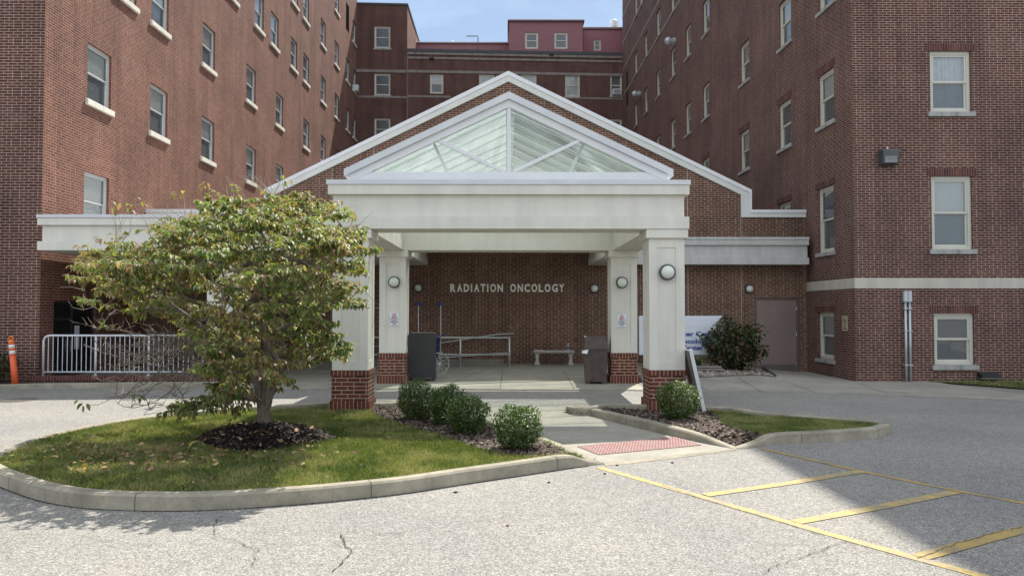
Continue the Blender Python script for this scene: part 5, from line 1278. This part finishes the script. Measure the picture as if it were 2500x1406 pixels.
# big blue lettered sign behind the right front column
q1 = onY(1763, 771, 21.6); q0 = onY(1560, 771, 21.6); zb_ = onY(1700, 866, 21.6)[2]
sg = thing('entrance_sign', 'large white sign board with blue lettering half hidden behind the right column', 'sign', ((q0[0] + q1[0]) / 2, 21.6, 0))
xm = (q0[0] + q1[0]) / 2; hw = (q1[0] - q0[0]) / 2
b = MB(); b.bbox(-hw, hw, 0, .1, zb_, q1[2], .006); b.build('board', M['sign'], sg)
for s in (-1, 1): b = MB(); b.box(s * (hw - .2) - .05, s * (hw - .2) + .05, .02, .09, -.25, zb_); b.build('post', M['galv'], sg)
zl = onY(1700, 800, 21.6)[2]; b = MB(); b.box(-hw, hw, -.0035, .0, zl, zl + .006); b.build('seam', M['cap'], sg)
def signline(txt, x_left_px, py_base, cap_px, x_right_px):
    p = onY(x_right_px, py_base, 21.6); l = onY(x_left_px, py_base, 21.6)
    text_obj('wording', txt, cap_px * 21.6 / FPX / .72, M['blue'], sg, ((p[0] + l[0]) / 2 - xm, -.004, p[2]), .002, .006, width=p[0] - l[0])
signline('Cancer Center', 1635, 820, 11, 1756); signline('Oncology', 1652, 838, 11, 1731); signline('Center', 1665, 854, 11, 1716)
# folded A-frame board leaning on the column
t = thing('sandwich_board', 'white framed board leaning edge on against the front right column', 'sandwich board', (3.2, 12.5, .05))
for k, off in enumerate((0, .03)):
    xb, xt, z1 = .04 + off, -.185 + off, 1.03
    b = MB(); b.prism([(xb - .008, .03), (xb + .008, .03), (xt + .008, z1), (xt - .008, z1)], .03, .62); pn = b.build('panel', M['oldcon' if k == 0 else 'cap'], t)
    for y in (0, .62):
        b = MB(); b.prism([(xb - .013, 0), (xb + .013, 0), (xt + .013, z1 + .02), (xt - .006, z1 + .04), (xt - .013, z1 + .02)], y, y + .03); b.build('frame_rail', M['white_metal'], t)
q = onG(1566, 938, .03); t = thing('floor_lamp', 'small dark ground spotlight at the foot of the rear right column', 'spot light', (q[0], 17.6, g(q[0], 17.6) + .02))
b = MB(); b.lathe([(.1, 0), (.11, .04), (.09, .12), (.04, .16)], n=12); b.build('shade', M['black'], t); b = MB(); b.lathe([(.12, 0), (.12, .012)], n=12); b.build('base', M['ring'], t)
# rock bed, slab, timber edge
bedP = cat([onG(*p)[:2] for p in ((1560, 905), (1565, 935), (1690, 925), (1760, 921), (1860, 919), (1893, 922), (1870, 908), (1845, 902), (1790, 893), (1700, 890), (1600, 890))], 3, True)
def flatS(x, y): return np.array([g(a, c) for a, c in zip(np.atleast_1d(x), np.atleast_1d(y))]) + .03
P = np.array(bedP); b = MB(); b.poly([(p[0], p[1], g(*p) + .035) for p in bedP]); tag(b.build('stone_bed', M['stones']), kind='structure')
q = scatter(bedP, 3800); n = len(q); l = rng.uniform(.012, .045, n); a = rng.uniform(0, 6.28, n); c = np.stack([q[:, 0], q[:, 1], flatS(q[:, 0], q[:, 1]) + .01], 1)
ux = np.stack([np.cos(a), np.sin(a), 0 * a], 1) * l[:, None]; uy = np.stack([-np.sin(a), np.cos(a), 0 * a], 1) * (l * .7)[:, None]; up = np.array([[0, 0, 1.]]) * (l * .6)[:, None]
V = np.stack([c - ux, c - uy, c + ux, c + uy, c + up], 1).reshape(-1, 3); F = np.concatenate([np.stack([5 * np.arange(n) + i, 5 * np.arange(n) + (i + 1) % 4, 5 * np.arange(n) + 4], 1) for i in range(4)])
tag(np_mesh('river_stones', V, F, M['pebble']), 'tan river pebbles in the bed before the sign', 'pebbles', kind='stuff')
b = MB(); s0 = onG(1722, 905, .03); b.bbox(-.62, .45, -.25, .3, 0, .06, .02); b.bbox(-.5, .4, -.2, .25, .062, .12, .02); tag(b.build('stepping_stone', M['oldcon'], loc=(s0[0], s0[1], g(*s0[:2]) + .04)), 'flat stacked grey stone slabs in front of the grass clump', 'stone slab')
b = MB(); e0, e1 = onG(1862, 905), onG(1893, 922); b.prism([(e0[0] - .03, e0[1]), (e0[0] + .03, e0[1]), (e1[0] + .03, e1[1]), (e1[0] - .03, e1[1])], g(*e1[:2]), g(*e1[:2]) + .07, 'z'); tag(b.build('bed_edging', M['black']), 'thin black edging strip at the right end of the pebble bed', 'edging')
# lawn at the far right
LR = [onG(*p)[:2] for p in ((2300, 936), (2420, 945), (2520, 953), (2750, 975))]
polyR = LR + [(20, 20.13), (LR[0][0] - .2, 20.13)]
b = MB(); b.poly([(p[0], p[1], g(*p) + .032) for p in polyR]); tag(b.build('lawn', M['turf']), kind='structure')
q = scatter(polyR, 9000); blades(q, flatS(q[:, 0], q[:, 1]) + .005, 'grass', 'strip of grass at the foot of the right wing wall', (.04, .09))

# ------------------------------------------------------------------ plants
def leaf_mesh(cent, dirs, size, droop=.4, fold=.35, asp=.5, seg=2):
    """each leaf: a folded, curved blade of 4 quads along dirs from its stalk at cent"""
    n = len(cent); d = dirs / np.linalg.norm(dirs, axis=1, keepdims=True)
    up = np.tile([0, 0, 1.], (n, 1)) + rng.normal(0, .35, (n, 3)); s = np.cross(d, up); s /= np.linalg.norm(s, axis=1, keepdims=True) + 1e-9
    nrm = np.cross(s, d); L = size[:, None]; w_ = L * asp / 2
    dn = np.array([0, 0, -1.]) * L * droop
    mid = cent + d * L * .45 + nrm * L * .06; tip = cent + d * L * .92 + dn
    b0 = cent; f = nrm * w_ * fold
    l1 = cent + d * L * .3 - s * w_ * .9 + f; r1 = cent + d * L * .3 + s * w_ * .9 + f
    l2 = cent + d * L * .64 - s * w_ * .8 + f + dn * .35; r2 = cent + d * L * .64 + s * w_ * .8 + f + dn * .35
    V = np.stack([b0, mid, tip, l1, r1, l2, r2], 1).reshape(-1, 3); k = 7 * np.arange(n)[:, None]
    # two halves, each one quad + one triangle, all sharing the midrib so that a leaf is one island
    Q = np.concatenate([k + np.array([[0, 1, 5, 3]]), k + np.array([[0, 4, 6, 1]]), k + np.array([[1, 2, 5, 5]])[:, [0, 1, 2, 2]], k + np.array([[1, 6, 2, 2]])])
    T = np.concatenate([k + np.array([[0, 1, 5]]), k + np.array([[0, 5, 3]]), k + np.array([[0, 4, 6]]), k + np.array([[0, 6, 1]]), k + np.array([[1, 2, 5]]), k + np.array([[1, 6, 2]])])
    return V, T
def tubes_np(segs, n=5):
    """segs: list of (p0, p1, r0, r1)"""
    A = np.array([s[0] for s in segs]); B = np.array([s[1] for s in segs]); r0 = np.array([s[2] for s in segs])[:, None]; r1 = np.array([s[3] for s in segs])[:, None]
    d = B - A; d /= np.linalg.norm(d, axis=1, keepdims=True) + 1e-9; ref = np.where(np.abs(d[:, 2:3]) < .9, [[0, 0, 1.]], [[1., 0, 0]])
    u = np.cross(d, ref); u /= np.linalg.norm(u, axis=1, keepdims=True); v = np.cross(d, u); B = B + d * r1 * .3
    V = []
    for P_, r in ((A, r0), (B, r1)):
        for k in range(n): a = 2 * math.pi * k / n; V.append(P_ + (u * math.cos(a) + v * math.sin(a)) * r)
    V = np.stack(V, 1).reshape(-1, 3); m = len(segs); k0 = 2 * n * np.arange(m)[:, None]
    F = np.concatenate([k0 + np.array([[k, (k + 1) % n, n + (k + 1) % n, n + k]]) for k in range(n)]); return V, F

def dist_poly(poly, X, Y):
    D = np.full(X.shape, 1e9)
    for i in range(len(poly)):
        a = np.array(poly[i]); c = np.array(poly[(i + 1) % len(poly)]); e = c - a; t = np.clip(((X - a[0]) * e[0] + (Y - a[1]) * e[1]) / (e @ e), 0, 1)
        D = np.minimum(D, np.hypot(X - a[0] - e[0] * t, Y - a[1] - e[1] * t))
    return D
TY = TREE[1]
def w2(pts): return [(onY(x, y, TY)[0], onY(x, y, TY)[2]) for x, y in pts]
crown = [(183, 690), (208, 660), (205, 640), (225, 612), (281, 588), (356, 560), (422, 541), (469, 499), (500, 462), (530, 476), (609, 485), (656, 460), (700, 478), (750, 470), (806, 504), (872, 546), (891, 593), (897, 640), (885, 700), (872, 752), (825, 771), (790, 800), (834, 826), (836, 860), (808, 878), (760, 885), (703, 905), (690, 935), (668, 962), (632, 985), (600, 1000), (548, 985), (540, 955), (500, 925), (488, 884), (492, 828), (440, 800), (370, 780), (300, 765), (240, 765), (192, 752), (215, 728), (262, 716), (240, 705)]
low = [(395, 1018), (430, 985), (520, 965), (600, 960), (610, 1000), (520, 990), (450, 1010)]
r2 = np.random.default_rng(12)
def sample_vol(poly, n, R_, k_=1.75):
    P_ = np.array(poly, float); lo, hi = P_.min(0), P_.max(0); out = []; mg = .045 if k_ > 1 and R_ > .5 else 0
    while len(out) < n:
        q = r2.uniform(lo, hi, (2000, 2)); k = inside(poly, q[:, 0], q[:, 1]); q = q[k]; d = dist_poly(poly, q[:, 0], q[:, 1]) * TY / FPX; q = q[d > mg]; d = d[d > mg]
        keep = r2.uniform(0, 1, len(q)) < np.where((q[:, 0] < 520) & (q[:, 1] < 600), .55, 1.0); q = q[keep]; d = d[keep]
        t = np.sqrt(np.clip(R_ ** 2 - (R_ - np.minimum(d + .08, R_)) ** 2, .0, None)) * k_
        y = r2.uniform(-1, 1, len(q)); y = np.sign(y) * np.abs(y) ** .7
        for a, c, e in zip(q, y, t):
            p = onY(a[0], a[1], TY + c * e)
            # foliage sits in tiers with gaps between them
            if k_ > 1 and R_ > .5 and gnoise.noise(Vector((p[0] * 1.5, p[1] * 1.5, p[2] * 4.2))) < .03 and r2.random() < .85: continue
            out.append(p)
    return np.array(out[:n])
att = sample_vol(crown, 620, 1.15); att = np.concatenate([att, sample_vol(low, 16, .15)])
# skeleton: trunk, two main stems, then nearest-node growth
nodes = [np.array([TREE[0], TY, .16])]; par = [-1]
def grow(pts, start):
    i = start
    for p in pts: nodes.append(np.array(p, float)); par.append(i); i = len(nodes) - 1
    return i
def TP(px, py, dy=0): p = onY(px, py, TY + dy); return (p[0], TY + dy, p[2])
f0 = grow([TP(644, 1012), TP(644, 1000)], 0)
s1 = grow([TP(636, 975, .03), TP(628, 935, .05), TP(612, 880, .08), TP(590, 810, .0), TP(565, 740, -.1), TP(540, 660, -.1)], f0)
s2 = grow([TP(654, 978, -.04), TP(664, 940, -.05), TP(672, 890, -.1), TP(690, 820, -.05), TP(700, 740, .1), TP(705, 640, .15)], f0)
s3 = grow([TP(648, 930, .12), TP(655, 860, .3), TP(650, 760, .4), TP(640, 650, .35)], f0)
s4 = grow([TP(560, 850, -.35), TP(500, 800, -.5), TP(420, 745, -.5)], s1 - 3)
s5 = grow([TP(740, 800, -.35), TP(790, 730, -.5)], s2 - 2)
tr0 = np.array(TP(645, 900)); order = np.argsort(np.linalg.norm(att - tr0, axis=1)); endn = []
for i in order:
    p = att[i]; NN = np.array(nodes); d = np.linalg.norm(NN - p, axis=1); depth = np.linalg.norm(NN - tr0, axis=1)
    cost = d + .35 * np.maximum(0, depth - np.linalg.norm(p - tr0) + .05) * 2 + .6 * np.maximum(0, NN[:, 2] - p[2] + .0) 
    cost[:2] += 2; j = int(cost.argmin()); k = max(1, int(d[j] / .13)); a = NN[j]; st = j
    for m_ in range(1, k + 1):
        t_ = m_ / k; q = a + (p - a) * t_; q[2] += -.12 * d[j] * math.sin(math.pi * t_) * .6; q += r2.normal(0, .012, 3) * (m_ < k); nodes.append(q); par.append(st); st = len(nodes) - 1
    endn.append(st)
# bare twigs on the lower left
bare_t = []
extra = [(r2.uniform(215, 500), r2.uniform(790, 1000), r2.uniform(-.9, .4)) for _ in range(34)]
for px, py, dy in (*extra, (205, 755, -.5), (190, 790, -.4), (240, 985, -.6), (250, 905, -.5), (285, 870, -.7), (320, 950, -.5), (350, 1010, -.3), (330, 840, -.3), (390, 900, -.7), (300, 960, .1), (420, 960, .3), (440, 860, -.6), (270, 800, -.2), (350, 790, .2), (460, 930, -.4), (380, 980, 0), (480, 880, .2), (230, 830, -.9), (410, 820, -.1), (300, 905, .4)):
    p = np.array(TP(px, py, dy)); NN = np.array(nodes); a_ = int(np.argmin(np.linalg.norm(NN - np.array(TP(570, 850, -.1)), axis=1))) if r2.random() < .5 else int(np.argmin(np.linalg.norm(NN - p, axis=1) + np.maximum(0, NN[:, 0] * 0 + (TREE[0] - .45) * 0 - 0)))
    a = NN[a_]; L = np.linalg.norm(p - a); k = max(3, int(L / .1)); st = a_; bend = r2.normal(0, .05, 3)
    for m_ in range(1, k + 1):
        t_ = m_ / k; q = a + (p - a) * t_ + bend * math.sin(math.pi * t_) + r2.normal(0, .008, 3); nodes.append(q); par.append(st); st = len(nodes) - 1; bare_t.append(st)
# twiglets
tw_seg = []
for i in bare_t:
    for _ in range(r2.integers(1, 4)):
        d = r2.normal(0, 1, 3); d[2] = abs(d[2]) * .6 + .1; d /= np.linalg.norm(d); l = r2.uniform(.05, .17); p = nodes[i]; q = p + d * l; tw_seg.append((p, q, .0045, .003)); tw_seg.append((q, q + (d + r2.normal(0, .5, 3)) * l * .5, .003, .002))
for px, py, n_ in ((290, 505, 5), (350, 500, 6), (560, 440, 6), (600, 428, 6), (640, 430, 4), (905, 520, 3), (912, 560, 3), (690, 420, 4), (900, 760, 2), (430, 500, 5), (480, 500, 5), (870, 500, 2), (400, 520, 6), (330, 520, 5)):
    for _ in range(n_):
        p = np.array(TP(px + r2.normal(0, 14), py + r2.normal(0, 8), r2.uniform(-.4, .4))); NN = np.array([nodes[e] for e in endn]); j = int(np.argmin(np.linalg.norm(NN - p, axis=1))); a = NN[j]; m_ = (a + p) / 2 + r2.normal(0, .03, 3)
        tw_seg += [(a, m_, .005, .0035), (m_, p, .0035, .002)]
cnt = np.zeros(len(nodes))
for e in endn: cnt[e] += 1
for e in bare_t: cnt[e] += .22
for i in range(len(nodes) - 1, 0, -1): cnt[par[i]] += cnt[i]
rad = np.minimum(.055, .0036 * np.maximum(cnt, .5) ** .53); rad[0] = .10; rad[1] = .085; rad[2] = .08
segs = [(nodes[par[i]], nodes[i], min(rad[par[i]], rad[i] * 1.5 if par[i] > 2 else rad[par[i]]), rad[i]) for i in range(1, len(nodes))]
tree = thing('dogwood_tree', 'small spreading tree with drooping green and browning leaves on the left island', 'tree', (TREE[0], TY, .1))
def place_np(name, V, F, mat, parent, smooth=False): return np_mesh(name, V - np.array(wloc(parent)), F, mat, parent, smooth=smooth)
V, F = tubes_np([s for s in segs], 8); place_np('trunk', V, F, M['bark'], tree, True)
# leaf clusters: short twigs from every end node, leaves hang in pairs
LC, LD, LS = [], [], []
for e in endn:
    p0 = nodes[e]; px_rel = p0[0] - TREE[0]
    dens = r2.uniform(.35, 1.5) * (.72 if px_rel < -1.2 else 1)
    out = p0 - np.array([TREE[0], TY, 1.4]); out /= np.linalg.norm(out)
    for _ in range(max(1, int(5.2 * dens))):
        d = out * .8 + r2.normal(0, .75, 3); d[2] = d[2] * .22 + .06; d /= np.linalg.norm(d); l = r2.uniform(.12, .27); q = p0 + d * l
        tw_seg.append((p0, q, .0032, .0016)); k = r2.integers(5, 9)
        for t_ in np.linspace(.3, 1, k):
            c = p0 + d * l * t_
            for s in (0, 1) if t_ < .95 else (0, 1, 2):
                a = r2.uniform(0, 6.28); ld = d * .5 + np.array([math.cos(a), math.sin(a), 0]) * .75 + np.array([0, 0, -.55]) * r2.uniform(.1, 1.5); LC.append(c + r2.normal(0, .008, 3)); LD.append(ld); LS.append(r2.uniform(.042, .088))
for px, py in ((205, 690), (290, 505), (320, 508), (345, 488), (425, 474), (440, 480), (700, 440), (500, 450), (262, 790), (345, 965), (325, 960), (500, 990), (465, 1010), (395, 1018), (840, 865), (205, 985)):
    for _ in range(5): LC.append(np.array(TP(px + r2.normal(0, 7), py + r2.normal(0, 5), -.3))); LD.append(r2.normal(0, .6, 3) + [0, 0, -.6]); LS.append(r2.uniform(.06, .10))
V, F = tubes_np(tw_seg, 3); place_np('twigs', V, F, M['twig'], tree)
V, F = leaf_mesh(np.array(LC), np.array(LD), np.array(LS), .30, .55, .52); place_np('crown', V, F, M['leaf'], tree)
print('tree leaves', len(LC), 'nodes', len(nodes))

def shrub(name, label, c, rx, ry, rz_, n, size, mat, group=None, base=0, seed=1, lump=.12, cat_='shrub', asp=.55, droop=.1, flat=.55, up=.2, stemn=14):
    rr = np.random.default_rng(seed); t = thing(name, label, cat_, c, 0, group)
    d = rr.normal(0, 1, (n, 3)); d /= np.linalg.norm(d, axis=1, keepdims=True); d /= ((np.abs(d) ** 2.8).sum(1, keepdims=True)) ** (1 / 2.8)
    ph = rr.uniform(0, 6.28, 6); bumpf = 1 + lump * (np.sin(d[:, 0] * 5 + ph[0]) * np.sin(d[:, 2] * 6 + ph[1]) + .7 * np.sin(d[:, 1] * 7 + ph[2] + d[:, 0] * 4))
    rad_ = (rr.uniform(0, 1, n) ** .28) * bumpf
    ce = rz_ + base
    p = d * rad_[:, None] * np.array([rx, ry, rz_]); neg = p[:, 2] < 0; k = 1 + .25 * (p[:, 2] / rz_) * neg; p[:, 0] *= k; p[:, 1] *= k
    p[:, 2] = np.maximum(p[:, 2], -rz_ * .96) + ce
    dr = d * (1 - flat) + rr.normal(0, .7, (n, 3)); dr[:, 2] += up
    V, F = leaf_mesh(p, dr, rr.uniform(size * .7, size * 1.25, n), droop, .4, asp); np_mesh('foliage', V, F, mat, t)
    sg_ = []
    for i in range(stemn):
        a = rr.uniform(0, 6.28); e = np.array([math.cos(a) * rx * .75 * rr.uniform(.3, 1), math.sin(a) * ry * .75 * rr.uniform(.3, 1), ce + rz_ * rr.uniform(-.1, .75)]); b_ = np.array([math.cos(a) * .04, math.sin(a) * .04, -.02]); m_ = (e + b_) / 2 * [.8, .8, 1.1]
        sg_ += [(b_, m_, .010, .007), (m_, e, .007, .003)]
    V, F = tubes_np(sg_, 5); np_mesh('stems', V, F, M['twig'], t); return t
def S_at(px, py, S, h=.1):
    p = onG(px, py, h); return (p[0], p[1], float(S(np.array([p[0]]), np.array([p[1]]))[0]) + .01)
def px2m(n, Y): return n * Y / FPX
G_ = 'round clipped shrubs in the mulch bed left of the ramp'
for k, (px, yb, x0, x1, yt, lb, sd) in enumerate((
        (1016, 1026, 972, 1060, 931, 'round clipped shrub farthest left in the bed, next to the brick pier', 1),
        (1092, 1036, 1052, 1134, 945, 'round clipped shrub at the back of the pair in the middle of the bed', 2),
        (1141, 1063, 1090, 1194, 973, 'round clipped shrub in front of the middle pair, third from left', 3),
        (1085, 1042, 1052, 1112, 975, 'small clipped shrub wedged low between its larger neighbours', 4),
        (1264, 1103, 1206, 1322, 996, 'round clipped shrub standing alone nearest the ramp kerb', 5))):
    c = S_at(px, yb - 4, SL); Y = c[1]; rx = px2m((x1 - x0) / 2, Y) * 1.0; hh = px2m(yb - yt, Y) * .98
    shrub('clipped_shrub', lb, c, rx, rx * .95, hh / 2, 4200 if k != 3 else 2200, .038, M['shrub'], G_, .0, 20 + sd, (.10, .15, .13, .17, .08)[k])
c = S_at(1655, 1022, SR); rx = px2m(55, c[1]) * .93
shrub('clipped_shrub', 'round clipped shrub against the front right column base', c, rx, rx, px2m(90, c[1]) / 2, 4600, .038, M['shrub'], None, 0, 41, .07)
# hydrangea, strap-leaved clump and the dark shrub at far left
c = onG(1785, 913); Y = c[1]
shrub('hydrangea_bush', 'large loose dark bush with red tinged leaves between sign and taupe door', (onY(1792, 860, 21.2)[0], 21.2, g(6.3, 21.2) + .03), px2m(68, 21.2), .6, px2m(114, 21.2) / 2, 1900, .13, M['hydr'], None, 0, 52, .2, 'bush', .8, .25, .6, .1, 30)
t = thing('ornamental_grass', 'green clump of long strap leaves below the blue lettered sign', 'plant', (*onG(1700, 905)[:2], g(*onG(1700, 905)[:2]) + .03))
n = 190; rr = np.random.default_rng(5); a = rr.uniform(0, 6.28, n); L = rr.uniform(.25, .6, n); lean = rr.uniform(.15, .9, n); V = []
for i in range(n):
    d = np.array([math.cos(a[i]), math.sin(a[i]), 0]); s = np.array([-d[1], d[0], 0]) * .008; b0 = d * rr.uniform(0, .1)
    p1 = b0 + d * L[i] * lean[i] * .35 + [0, 0, L[i] * .6]; p2 = b0 + d * L[i] * lean[i] + [0, 0, L[i] * (.85 - .45 * lean[i])]; V += [b0 - s, b0 + s, p1 + s, p1 - s, p2]
V = np.array(V); k0 = 5 * np.arange(n)[:, None]; F = np.concatenate([k0 + [[0, 1, 2]], k0 + [[0, 2, 3]], k0 + [[3, 2, 4]]]); np_mesh('leaves', V, F, M['iris'], t)
b = MB(); b.lathe([(.08, -.02), (.05, .05)], n=8); b.build('crown_base', M['turf'], t)
c = (-11.95, 17.35, .08)
shrub('evergreen_bush', 'dark leafy bush cut by the left picture edge behind the orange post', c, .62, .45, .40, 1500, .085, M['hydr'], None, 0, 61, .15, 'bush', .7, .15)
